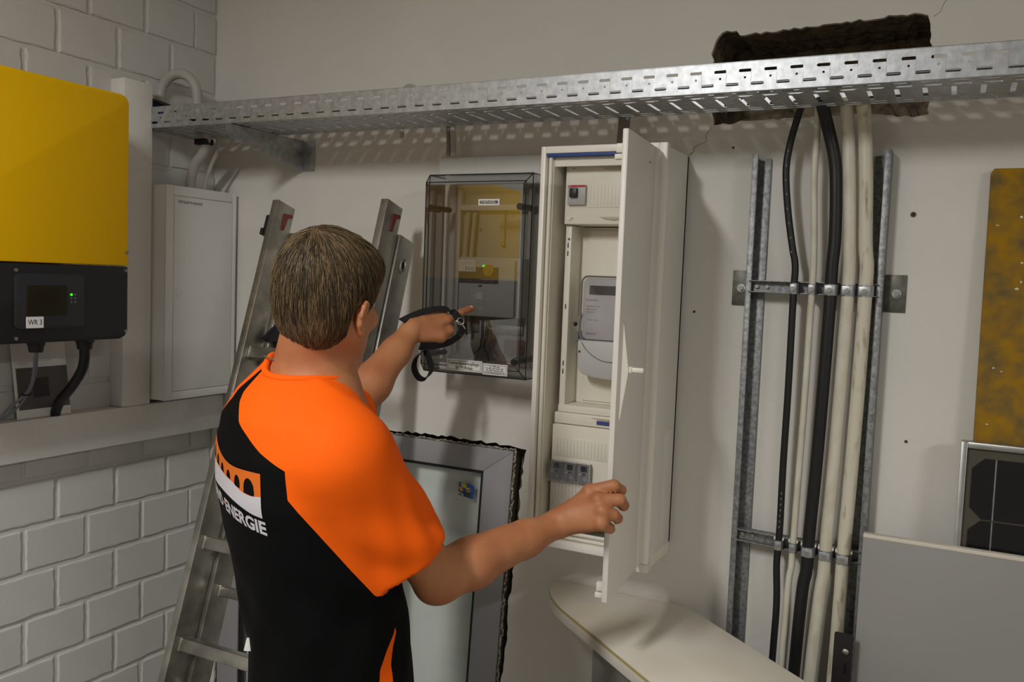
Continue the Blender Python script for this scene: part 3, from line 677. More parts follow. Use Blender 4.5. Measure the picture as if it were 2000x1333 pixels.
def electricity_meter():
    t = thing('electricity_meter', 'grey electricity meter with display inside the open cabinet', 'meter', (1.42, -0.0605, 1.385))
    x0, x1 = 1.335, 1.505
    GR = mat('meter_grey', (196, 196, 194), 0.4)
    body = rrect(x0+0.006, x1-0.006, 1.482, 1.632, 0.014)
    part('upper_body', MB().prism(body, 'y', -0.108, -0.061, 0.003), mat('meter_face', (208, 204, 200), 0.45), t)
    part('clear_cover', MB().prism(rrect(x0+0.003, x1-0.003, 1.479, 1.636, 0.016), 'y', -0.116, -0.1105, 0.002), CLEAR, t, 'clear front cover')
    m = MB(); o = rrect(x0+0.003, x1-0.003, 1.479, 1.636, 0.016); m.tube([(p[0], -0.113, p[1]) for p in o], 0.0022, 6, closed=True)
    part('cover_rim', m, mat('rim_grey', (120, 118, 116), 0.4), t)
    low = [(x0, 1.480), (x0+0.002, 1.412), (x0+0.012, 1.398), (x0+0.045, 1.390), (x0+0.085, 1.387), (x1-0.045, 1.390), (x1-0.012, 1.398), (x1-0.002, 1.412), (x1, 1.480)]
    part('terminal_cover', MB().prism(low, 'y', -0.122, -0.061, 0.006), GR, t, 'light grey terminal cover')
    arc = [(x0+0.012+0.146*k/16, -0.1225, 1.476-0.045*math.sin(math.pi*k/16)**0.7) for k in range(17)]
    part('seam', MB().tube(arc, 0.0011, 6), MATS['rim_grey'], t)
    part('display', MB().box((x0+0.022, -0.1093, 1.592), (x0+0.145, -0.108, 1.614)), mat('meter_lcd', (62, 58, 46), 0.25), t, 'dark display')
    part('side_ear', MB().prism([(x0+0.002, 1.482), (x0+0.006, 1.545), (x0-0.002, 1.538), (x0-0.006, 1.51), (x0-0.004, 1.482)], 'y', -0.112, -0.09, 0.001), CLEAR, t)
    part('seal', MB().ball((x0-0.010, -0.112, 1.518), 0.0055, 10), BLK, t, 'black seal')
    part('side_bracket', MB().box((x0-0.012, -0.085, 1.470), (x0+0.001, -0.062, 1.500), 0.001), mat('blue_grey', (130, 138, 150), 0.5), t)
    part('arrow_mark', MB().prism([(x0+0.008, 1.456), (x0+0.0115, 1.452), (x0+0.008, 1.448), (x0+0.0045, 1.452)], 'y', -0.1228, -0.122), REDD, t)
    m = MB()
    for tx, s, x, z, wd in (('CE 0102 M09', 0.006, x0+0.028, 1.578, 0.03), ('3x230/400V 50Hz', 0.004, x0+0.034, 1.563, 0.036), ('5000 imp/kWh', 0.004, x0+0.030, 1.556, 0.028),
                            ('Kl. A -25/+55', 0.004, x0+0.028, 1.549, 0.022), ('1.8.0 / 2.8.0', 0.0045, x0+0.034, 1.530, 0.030), ('||||||||||||', 0.006, x0+0.030, 1.497, 0.028), ('- ----', 0.004, x0+0.026, 1.621, 0.014)):
        lettering(m, tx, s, (x, -0.1086, z), (1, 0, 0), (0, 0, 1), wd)
    part('lettering', m, mat('grey_lettering', (96, 94, 98), 0.6), t, sm=0)
    part('hanger', MB().tube(spline([(1.42, -0.075, 1.63), (1.42, -0.07, 1.66), (1.423, -0.064, 1.675)], 4), 0.003, 8), CREAM, t)
electricity_meter()

# ------------------------------------------------------------------ cable riser on strut rails
def rail(xa, s, label):
    """C-section upright, open towards +s"""
    t = thing('strut_rail', label, 'rail', (xa+s*0.015, -0.002, 0.02), 'upright strut rails')
    z0, z1 = 0.02, 1.930
    part('web', MB().box((min(xa, xa+s*0.003), -0.045, z0), (max(xa, xa+s*0.003), -0.001, z1), 0.0006), ZINCD, t)
    part('front_flange', MB().box((min(xa, xa+s*0.0135), -0.047, z0), (max(xa, xa+s*0.0135), -0.043, z1), 0.0012), ZINCD, t)
    part('rear_flange', MB().box((min(xa, xa+s*0.036), -0.008, z0), (max(xa, xa+s*0.036), -0.0012, z1-0.008), 0.0008), ZINCD, t)
    return t
rail(1.718, 1, 'upright galvanised strut rail between the tall cabinet and the black cables')
rail(2.012, -1, 'upright galvanised strut rail beside the cream cables near the yellow board')
CABX = {'a': 1.829, 'b': 1.868, 'c': 1.908, 'd': 1.944, 'e': 1.979}
CABXL = {'a': 1.829, 'b': 1.861, 'c': 1.895, 'd': 1.932, 'e': 1.970}
CR = {'a': 0.0078, 'b': 0.0075, 'c': 0.0136, 'd': 0.0138, 'e': 0.0146}
ZU, ZL = 1.627, 1.040
def crossbar(z, dz, label):
    t = thing('crossbar', label, 'rail', (1.865, -0.03, z), 'strut crossbars')
    M = Matrix.Translation((0, 0, z)) @ Matrix.Shear('XZ', 4, (0, 0)) if False else None
    def sl(mb):
        mb.v = [(p[0], p[1], p[2]+dz*(p[0]-1.865)) for p in mb.v]; return mb
    part('web', sl(MB().box((1.726, -0.030, z-0.014), (2.004, -0.027, z+0.014))), ZINCD, t)
    part('flange', sl(MB().box((1.726, -0.052, z+0.0115), (2.004, -0.028, z+0.014), 0.0006)), ZINCD, t)
    part('flange', sl(MB().box((1.726, -0.052, z-0.014), (2.004, -0.028, z-0.0115), 0.0006)), ZINCD, t)
    for x in (1.742, 1.765): part('bolt', sl(MB().cyl((x, -0.030, z), (x, -0.036, z), 0.0045, 8)), SCREW, t)
crossbar(ZU, 0.0, 'upper galvanised crossbar holding the five cables between the strut rails')
crossbar(ZL, -0.03, 'lower galvanised crossbar holding the five cables between the strut rails')
CY = {k: -0.054-CR[k] for k in CR}
def riser(k, top, bot, m, label):
    pts = top + [(CABX[k], CY[k], ZU+0.05), (CABX[k], CY[k], ZU), (CABX[k], CY[k], ZU-0.05)] \
        + [(CABX[k]+(CABXL[k]-CABX[k])*0.3+0.001, CY[k], 1.40), (CABX[k]+(CABXL[k]-CABX[k])*0.55, CY[k], 1.22)] + [(CABXL[k]+0.001, CY[k], ZL+0.05), (CABXL[k], CY[k], ZL), (CABXL[k]-0.001, CY[k], ZL-0.05)] + bot
    return single('riser_cable', MB().tube(spline(pts, 6), CR[k], 14), m, label, 'cable', 'riser cables')
def y(k, d=0): return CY[k]+d
riser('a', [(1.836, -0.115, 2.033), (1.818, y('a', -.012), 2.005), (1.802, y('a'), 1.945), (1.797, y('a'), 1.885), (1.806, y('a'), 1.80), (1.820, y('a'), 1.72)], [(1.833, y('a'), 0.90), (1.831, y('a'), 0.77), (1.825, y('a'), 0.4), (1.82, y('a'), 0.02)], RUBB,
      'thin black printed cable bulging towards the strut rail on the cabinet side')
_ca = COL.objects[-1]
for _k in range(15):
    _z = 1.93-0.032*_k if _k < 8 else 1.16-0.013*(_k-8)
    _x = float(np.interp(_z, [1.06, 1.20, 1.22, 1.72, 1.80, 1.885, 1.945], [1.829, 1.831, 1.830, 1.820, 1.806, 1.797, 1.802]))
    part('print_mark', MB().box((_x-0.0010, CY['a']-CR['a']-0.0003, _z-0.0026), (_x+0.0010, CY['a']-CR['a']+0.0006, _z+0.0026)), mat('print_grey', (120, 120, 120), 0.6), _ca)
riser('b', [(1.860, -0.085, 2.033), (1.858, y('b'), 1.99), (1.858, y('b'), 1.87), (1.865, y('b'), 1.75)], [(1.856, y('b'), 0.95), (1.852, y('b'), 0.77), (1.848, y('b'), 0.4), (1.846, y('b'), 0.02)], CAB_W,
      'thinnest pale cable running between the two black cables')
riser('c', [(1.868, -0.11, 2.033), (1.880, y('c', -.01), 1.985), (1.899, y('c'), 1.91), (1.906, y('c'), 1.84), (1.910, y('c'), 1.74)], [(1.888, y('c'), 0.94), (1.881, y('c'), 0.75), (1.872, y('c'), 0.4), (1.868, y('c'), 0.02)], RUBB,
      'thick smooth black cable in the middle of the five riser cables')
riser('d', [(1.918, -0.10, 2.033), (1.921, y('d'), 1.99), (1.933, y('d'), 1.86), (1.941, y('d'), 1.73)], [(1.926, y('d'), 0.94), (1.916, y('d'), 0.75), (1.905, y('d'), 0.4), (1.90, y('d'), 0.02)], CAB_W,
      'thick clean cream cable next to the thick black cable')
CAB_S = mat('stained_cream_cable', (212, 206, 186), 0.45, rgb2=(158, 138, 98), nscale=26, stretch=(2.5, 2.5, 0.6), lo=0.28, hi=0.46)
riser('e', [(1.950, -0.10, 2.033), (1.955, y('e'), 1.99), (1.966, y('e'), 1.86), (1.973, y('e'), 1.73)], [(1.969, y('e'), 0.94), (1.966, y('e'), 0.75), (1.958, y('e'), 0.4), (1.954, y('e'), 0.02)], CAB_S,
      'thick stained cream cable with brown streaks beside the strut rail at the yellow board')
def clamp(k, z, lower, label):
    x = (CABXL if lower else CABX)[k]; r = CR[k]; yc = CY[k]
    t = thing('cable_clamp', label, 'clamp', (x, yc, z-0.014), 'lower cable clamps' if lower else 'upper cable clamps')
    h = 0.012 if not lower else 0.011; e = r+0.002
    band = [(x-e, -0.0525)]+[(x-e*math.cos(a), yc-e*math.sin(a)*1.0) for a in np.linspace(0, math.pi, 9)]+[(x+e, -0.0525)]
    inner = [(x+(e-0.0016)*math.cos(a), yc-(e-0.0016)*math.sin(a)) for a in np.linspace(0, math.pi, 9)]
    part('band', MB().prism(band+[(x+e-0.0016, -0.0525)]+inner+[(x-e+0.0016, -0.0525)], 'z', z-h, z+h), ZINC, t)
    part('pressure_plate', MB().box((x-e*0.72, yc-e-0.0022, z-h*0.8), (x+e*0.72, yc-e+0.001, z+h*0.8), 0.0008), ZINC, t)
    part('screw', MB().cyl((x, yc-e-0.001, z), (x, yc-e-0.007, z), 0.0048, 10), SCREW, t)
    if lower: part('foot_insert', MB().prism([(x-e-0.001, -0.0526), (x-e-0.001, yc), (x+e+0.001, yc), (x+e+0.001, -0.0526)], 'z', z+h, z+h+0.006), CREAM, t)
CN = {'a': 'thin black printed cable', 'b': 'thinnest pale cable', 'c': 'thick black cable', 'd': 'clean cream cable', 'e': 'stained cream cable'}
for k in 'abcde':
    clamp(k, ZU-0.002, False, 'metal clamp holding the %s on the upper crossbar' % CN[k])
    clamp(k, ZL-0.03*(CABXL[k]-1.865)-0.002, True, 'metal clamp holding the %s on the lower crossbar' % CN[k])
def wall_plate(x0, x1, label):
    t = thing('anchor_plate', label, 'plate', ((x0+x1)/2, -0.002, 1.581), 'anchor plates')
    part('plate', MB().box((x0, -0.004, 1.581), (x1, -0.0004, 1.663), 0.0006), mat('dull_steel', (120, 118, 110), 0.5, 0.7, noise=0.4, nscale=50), t)
    xm = x0*0.45+x1*0.55
    part('washer', MB().cyl((xm, -0.004, 1.622), (xm, -0.0055, 1.622), 0.0095, 18), ZINC, t)
    part('bolt', MB().cyl((xm, -0.005, 1.622), (xm, -0.012, 1.622), 0.0062, 6), SCREW, t)
wall_plate(1.679, 1.7165, 'small steel anchor plate with bolt beside the rail at the tall cabinet')
wall_plate(2.0135, 2.057, 'small steel anchor plate with bolt beside the rail at the yellow board')
for i, (x, z, r, lb) in enumerate(((2.060, 1.795, 0.006, 'brown wall plug in the bare plaster right of the strut rail'),
                                   (1.662, 1.952, 0.003, 'tiny dark plug hole beside the plaster crack under the opening'), (2.077, 1.298, 0.0035, 'small dark plug hole between white panel and stained cream cable'),
                                   (1.589, 1.560, 0.0032, 'tiny dark plug hole right of the tall cabinet'))):
    t = thing('wall_plug', lb, 'wall plug', (x, -0.001, z-r))
    part('collar', MB().cyl((x, 0.002, z), (x, -0.0012, z), r, 12), mat('plug_brown', (92, 78, 62), 0.7), t)
    part('bore', MB().cyl((x, 0.002, z), (x, -0.0016, z), r*0.5, 10), PRINT, t)
def crack(pts, w, seed):
    rnd = random.Random(seed); P = [Vector(p) for p in pts]; Q = []
    for i in range(len(P)-1):
        for k in range(5): Q.append(P[i].lerp(P[i+1], k/5)+Vector((rnd.uniform(-.003, .003), 0, rnd.uniform(-.003, .003))))
    Q.append(P[-1])
    part('crack', MB().strip([(q.x, -0.0002, q.z) for q in Q], (1, 0, 0.4), w, 0.0006), mat('crack_grey', (138, 128, 112), 0.9), wb, sm=0)
crack([(1.606, 2.0, 2.0), (1.594, 0, 1.983), (1.597, 0, 1.97), (1.571, 0, 1.958), (1.563, 0, 1.942), (1.556, 0, 1.937)], 0.0012, 1)
crack([(2.073, 0, 2.215), (2.085, 0, 2.225), (2.098, 0, 2.26), (2.10, 0, 2.33)], 0.0008, 2)

# ------------------------------------------------------------------ boards leaning on the right
def lean(mb, x, ang_y, z0=0.0, y0=0.0):
    """tilt about the x axis at floor so that the top goes to the wall"""
    mb.v = [(p[0], p[1]+ang_y*(p[2]), p[2]) for p in mb.v]; return mb
STAINY = mat('yellow_stained_board', (162, 120, 18), 0.8, rgb2=(104, 90, 58), nscale=26, ndetail=15, bump=0.25, bscale=90, lo=0.30, hi=0.66, spec=0.2)
t = thing('yellow_board', 'stained yellow wooden board standing against the wall', 'board', (2.48, -0.07, 0))
part('board', lean(MB().prism([(2.216, 0.001), (2.80, 0.001), (2.80, 1.888), (2.208, 1.888), (2.202, 1.878)], 'y', -0.075, -0.055, 0.002), 0, 0.028), STAINY, t)
rnd = random.Random(11)
for i in range(14):
    xx, zz = rnd.uniform(2.21, 2.33), rnd.uniform(1.35, 1.87)
    part('paint_splash', lean(MB().ball((xx, -0.0752, zz), (rnd.uniform(.0015, .004), 0.0008, rnd.uniform(.001, .0035)), 8), 0, 0.028), PAPER, t)
def solar_module():
    x0, x1, z1, yb, ly = 2.184, 2.80, 1.322, -0.120, 0.05
    t = thing('solar_module', 'framed dark solar module standing in front of the yellow board', 'solar panel', (2.5, -0.15, 0))
    F = mat('module_frame', (176, 176, 172), 0.35, 0.8, noise=0.15, nscale=30)
    for nm, lo, hi in (('frame_side', (x0, 0.002), (x0+0.012, z1)), ('frame_side', (x1-0.012, 0.002), (x1, z1)), ('frame_side', (x0+0.012, z1-0.012), (x1-0.012, z1)), ('frame_side', (x0+0.012, 0.002), (x1-0.012, 0.014))):
        part(nm, lean(MB().box((lo[0], yb-0.020, lo[1]), (hi[0], yb+0.010, hi[1]), 0.0012), 0, ly), F, t)
    part('back_sheet', lean(MB().box((x0+0.012, yb-0.010, 0.014), (x1-0.012, yb, z1-0.012)), 0, ly), mat('module_backsheet', (84, 78, 62), 0.6), t)
    CEL = mat('solar_cell', (16, 16, 20), 0.5, spec=0.2)
    c = 0.125
    for i in range(4):
        for j in range(9):
            xa = x0+0.023+i*(c+0.003); zb = z1-0.032-j*(c+0.003)
            if xa+c > x1-0.012: continue
            k = 0.022
            o = [(xa+k, zb), (xa+c-k, zb), (xa+c, zb-k), (xa+c, zb-c+k), (xa+c-k, zb-c), (xa+k, zb-c), (xa, zb-c+k), (xa, zb-k)]
            ce = part('solar_cell', lean(MB().prism(o, 'y', yb-0.0115, yb-0.0101), 0, ly), CEL, t)
            part('busbar', lean(MB().box((xa+0.042, yb-0.0122, zb-c), (xa+0.0445, yb-0.0114, zb)), 0, ly), ZINC, ce)
    part('glass', lean(MB().box((x0+0.012, yb-0.0155, 0.014), (x1-0.012, yb-0.0130, z1-0.012)), 0, ly), glass_mat('module_glass', (0.95, 0.95, 0.95), 0.0, 0.06, 1.25), t, 'front glass')
solar_module()
t = thing('white_panel', 'plain grey-white furniture panel leaning in front of the solar module', 'panel', (2.45, -0.23, 0))
PANW = mat('panel_white', (143, 140, 136), 0.5, noise=0.04, nscale=4)
part('board', lean(MB().box((2.011, -0.235, 0.002), (2.86, -0.217, 1.100), 0.001), 0, 0.11), PANW, t)
part('top_edging', lean(MB().box((2.011, -0.2355, 1.1002), (2.86, -0.2165, 1.108), 0.0008), 0, 0.11), mat('edging_cream', (214, 205, 190), 0.45), t, 'cream edge band')
t = thing('black_strip', 'black perforated steel strip with a screw leaning at the white panel edge', 'metal strip', (1.99, -0.26, 0))
sv, sf = plate(rrect(1.972, 2.010, 0.002, 0.905, 0.004), [slot(1.997, 0.832, 0.0068, 0.026)])
m = MB(); n = len(sv)
m.add([(v[0], -0.262+0.10*v[1], v[1]) for v in sv], sf)
so = part('strip', m, mat('black_steel', (34, 30, 30), 0.45, 0.3), t, sm=0)
s = so.modifiers.new('sheet', 'SOLIDIFY'); s.thickness = 0.003
part('screw', MB().ball((1.996, -0.262+0.0865-0.002, 0.868), (0.0075, 0.004, 0.0075), 12), SCREW, t)

# ------------------------------------------------------------------ worktop peninsula
def worktop():
    zt, th = 0.835, 0.036
    t = thing('worktop', 'narrow grey-white worktop with rounded tip below the tall cabinet', 'table', (1.75, -0.4, 0))
    d = Vector((0.762, -0.648)); tip = Vector((1.287, -0.135)); back = Vector((1.612, -0.016))
    far = 0.95
    o = [(1.2640, -0.012), (1.612, -0.016)]
    o += [tuple(back+d*far), tuple(tip+d*(far+0.17))]
    # rounded nose between front edge and end edge
    p0, p1, p2 = tip+d*0.085, Vector((1.262, -0.105)), Vector((1.262, -0.030))
    for k in range(9):
        u = k/8; q = p0*(1-u)**2+p1*2*u*(1-u)+p2*u*u; o.append(tuple(q))
    TOPM = mat('worktop_laminate', (232, 226, 212), 0.5, rgb2=(224, 215, 198), nscale=5, lo=0.3, hi=0.6)
    part('top', MB().prism(o, 'z', zt-th, zt, 0.002), TOPM, t)
    bt = [(1.2632, -0.012)][:0]+[tuple(Vector(q)) for q in o[3:]]
    e = MB().strip([(q[0], q[1], zt-0.0065) for q in o[3:]], (0, 0, 1), 0.006, 0.0022)
    part('edge_band', e, mat('edge_yellowed', (190, 172, 112), 0.5), t, 'yellowed edge band')
    # support panel below
    a = tip+d*0.13+Vector((0.045, 0.05)); b = tip+d*(far+0.1)+Vector((0.045, 0.05)); nn = Vector((0.648, 0.762))*0.018
    part('support_panel', MB().prism([tuple(a), tuple(b), tuple(b+nn), tuple(a+nn)], 'z', 0.001, zt-th-0.0005), PANW, t)
worktop()

# ------------------------------------------------------------------ low window in the broken reveal
def window():
    y0 = 0.012
    R = lambda x, z: (x-(1.158-z)*0.046*max(0, min(1, (x-0.2)/0.9)), z)
    GF = mat('window_frame_grey', (160, 157, 159), 0.45, noise=0.03, nscale=6)
    t = struct('window_1', MB().add([(*(R(0.05, 0.2)[:1]), 0.052, 0.2), (R(1.1, 0.2)[0], 0.052, 0.2), (R(1.1, 1.15)[0], 0.052, 1.15), (0.05, 0.052, 1.15)], [(0, 1, 2, 3)]), PRINT)
    xo0, xo1, zo0, zo1 = 0.040, 1.112, 0.175, 1.156; fw, ft = 0.088, 0.066
    xi0, xi1, zi0, zi1 = xo0+fw, xo1-fw, zo0+ft, zo1-ft
    def bar(q): return MB().prism([R(*p) for p in q], 'y', y0-0.010, y0+0.035, 0.002)
    part('frame_rail', bar([(xo0, zo1), (xo1, zo1), (xi1, zi1), (xi0, zi1)]), GF, t)
    part('frame_rail', bar([(xo0, zo0), (xi0, zi0), (xi1, zi0), (xo1, zo0)]), GF, t)
    part('frame_stile', bar([(xo1, zo1), (xo1, zo0), (xi1, zi0), (xi1, zi1)]), GF, t)
    part('frame_stile', bar([(xo0, zo1), (xi0, zi1), (xi0, zi0), (xo0, zo0)]), GF, t)
    g = 0.009
    gk = MB()
    for q in ([(xi0, zi1), (xi1, zi1), (xi1-g, zi1-g), (xi0+g, zi1-g)], [(xi0, zi0), (xi0+g, zi0+g), (xi1-g, zi0+g), (xi1, zi0)],
              [(xi1, zi1), (xi1, zi0), (xi1-g, zi0+g), (xi1-g, zi1-g)], [(xi0, zi1), (xi0+g, zi1-g), (xi0+g, zi0+g), (xi0, zi0)]):
        gk.prism([R(*p) for p in q], 'y', y0-0.004, y0+0.030)
    part('gasket', gk, RUBB, t, 'black rubber gasket')
    part('backing', MB().prism([R(xi0+0.002, zi0+0.002), R(xi1-0.002, zi0+0.002), R(xi1-0.002, zi1-0.002), R(xi0+0.002, zi1-0.002)], 'y', y0+0.026, y0+0.030),
         mat('frosted_back', (226, 232, 228), 0.7, noise=0.05, nscale=5), t, 'pale grey-green infill board')
    part('pane', MB().prism([R(xi0+g, zi0+g), R(xi1-g, zi0+g), R(xi1-g, zi1-g), R(xi0+g, zi1-g)], 'y', y0+0.004, y0+0.008), glass_mat('window_glass', (0.99, 0.99, 0.98), 0.03, 0.03, 1.3), t, 'glass pane')
    # crumbling plaster lip along the frame
    rnd = random.Random(9); m = MB()
    P = [Vector((R(xo1, z)[0]+0.006+rnd.uniform(-.002, .003), rnd.uniform(0.000, 0.010), z+rnd.uniform(-.003, .003))) for z in np.linspace(1.160, 0.25, 150)]
    m.tube(P, [rnd.uniform(.0012, .0042) for _ in P], 6)
    P = [Vector((x, rnd.uniform(0.0, 0.010), 1.160+rnd.uniform(-.002, .003))) for x in np.linspace(1.116, 0.3, 130)]
    m.tube(P, [rnd.uniform(.0010, .0034) for _ in P], 6)
    part('plaster_lip', m, CRUMB, t)
window()
def sticker():
    # colourful abstract sticker on the pane
    y0 = 0.0155
    t = thing('sticker', 'small square sticker with blue, yellow and green patches on the low window pane', 'sticker', (0.962, y0-0.001, 1.005))
    c = [(0.936, 1.009), (0.985, 1.002), (0.988, 1.041), (0.938, 1.046)]
    part('sheet', MB().prism(c, 'y', y0-0.0006, y0), mat('sticker_blue', (40, 80, 160), 0.4), t)
    def blob(pts, m, k): part('patch', MB().prism(pts, 'y', y0-0.0008-k*0.0002, y0-0.0005), m, t)
    blob([(0.944, 1.044), (0.962, 1.042), (0.964, 1.030), (0.948, 1.032)], mat('sticker_lime', (190, 190, 40), 0.4), 0)
    blob([(0.938, 1.034), (0.950, 1.030), (0.953, 1.020), (0.942, 1.022)], mat('sticker_orange', (226, 150, 20), 0.4), 1)
    blob([(0.960, 1.034), (0.974, 1.032), (0.976, 1.022), (0.966, 1.020)], mat('sticker_yellow', (226, 190, 40), 0.4), 1)
    blob([(0.950, 1.020), (0.978, 1.020), (0.976, 1.006), (0.956, 1.008)], mat('sticker_green', (44, 66, 52), 0.4), 0)
    blob([(0.937, 1.018), (0.944, 1.018), (0.942, 1.011), (0.937, 1.012)], MATS['sticker_yellow'], 2)
    blob([(0.947, 1.015), (0.955, 1.010), (0.952, 1.008), (0.946, 1.011)], PAPER, 2)
    blob([(0.968, 1.030), (0.975, 1.028), (0.973, 1.023), (0.967, 1.024)], RED, 3)
sticker()

# ------------------------------------------------------------------ extension ladder leaning at the corner
def ladder():
    k = 0.309; zt = 1.82
    t = thing('extension_ladder', 'used aluminium extension ladder leaning on the wall behind the man', 'ladder', (0.63, -0.70, 0))
    th = math.atan(k); cy, sz = math.cos(th), math.sin(th)
    # local frame: u along the ladder upwards, d depth towards the wall
    U = Vector((0, sz, cy)); Dn = Vector((0, cy, -sz))
    top = Vector((0, -0.196, zt))
    def P(x, u, d): q = top+U*u+Dn*d; return Vector((x, q.y, q.z))
    def M(): return Matrix(((1, 0, 0, 0), (0, Dn.y, U.y, top.y), (0, Dn.z, U.z, top.z), (0, 0, 0, 1)))   # local (x, d, u)
    mm = M()
    Lb = -(zt-0.012)/cy
    def section(xl, xr, d0, depth, u1, u0, nm, rung0, rungs, rd, rh, rb):
        for x, s in ((xl, 1), (xr, -1)):
            # C-profile stile: web on the outside, front and rear flanges
            w = 0.023
            b = MB().box((x, d0, u0), (x+w, d0+depth, u1), 0.002, 2, mm)
            part('stile', b, ALU, t)
        for i in range(rungs):
            u = rung0-0.2565*i
            if u < u0+0.1: break
            b = MB().box((xl+0.02, d0+depth*0.5-rd, u-rh), (xr+0.003, d0+depth*0.5+rd, u+rh), rb, 2, mm)
            part('rung', b, ALU, t)
            part('rung_collar', MB().box((xl+0.0225, d0+depth*0.5-rd-0.002, u-rh-0.002), (xl+0.034, d0+depth*0.5+rd+0.002, u+rh+0.002), 0.004, 2, mm), ALU, t)
    section(0.425, 0.795, 0.0, 0.072, 0.0, Lb, 'front', -0.435, 8, 0.020, 0.016, 0.004)
    section(0.437, 0.800, 0.078, 0.072, -0.07, Lb+0.02, 'rear', -0.300, 8, 0.014, 0.014, 0.009)
    # fittings
    part('plastic_clip', MB().box((0.414, 0.0, -0.105), (0.428, 0.030, -0.045), 0.003, 2, mm).box((0.408, -0.004, -0.105), (0.418, 0.024, -0.085), 0.003, 2, mm), BLK, t, 'black plastic clip')
    hk = [(0.050, -0.39), (0.085, -0.34), (0.120, -0.35), (0.128, -0.40), (0.112, -0.45), (0.09, -0.45), (0.098, -0.41), (0.090, -0.385), (0.07, -0.395)]
    hb = MB().prism([(a, b) for a, b in hk], 'x', 0.455, 0.475, 0.001)
    hb.v = [tuple(mm @ Vector((p[0], p[1], p[2]))) for p in hb.v]
    part('hook', hb, BLK, t, 'black plastic guide hook')
    RP = mat('red_end_cap', (128, 52, 48), 0.5)
    for x in (0.4485, 0.8185):
        c = MB().prism([(0.030, -0.03), (0.062, -0.022), (0.068, -0.03), (0.050, -0.038), (0.044, -0.075), (0.034, -0.075)], 'x', x, x+0.002)
        c.v = [tuple(mm @ Vector(p)) for p in c.v]
        part('end_cap', c, RP, t, 'dark red plastic end cap')
    for x, u in ((0.823, -0.145), (0.823, -0.455)):
        o = [(0.115+0.010*math.cos(a), u+0.020*math.sin(a)) for a in np.linspace(0, 2*math.pi, 17)[:-1]]
        part('rung_socket', MB().tube([mm @ Vector((x, p[0], p[1])) for p in o], 0.003, 6, closed=True), SCREW, t)
        part('socket_bore', MB().tube([mm @ Vector((x-0.001, 0.115, u)), mm @ Vector((x+0.0012, 0.115, u))], 0.0095, 12), PRINT, t)
    for x in (0.437, 0.808):
        for d in (0.036, 0.114):
            b = MB().box((x-0.004, d-0.038, Lb-0.010), (x+0.02, d+0.038, Lb+0.03), 0.003, 2, mm)
            part('foot', b, BLK, t)
ladder()

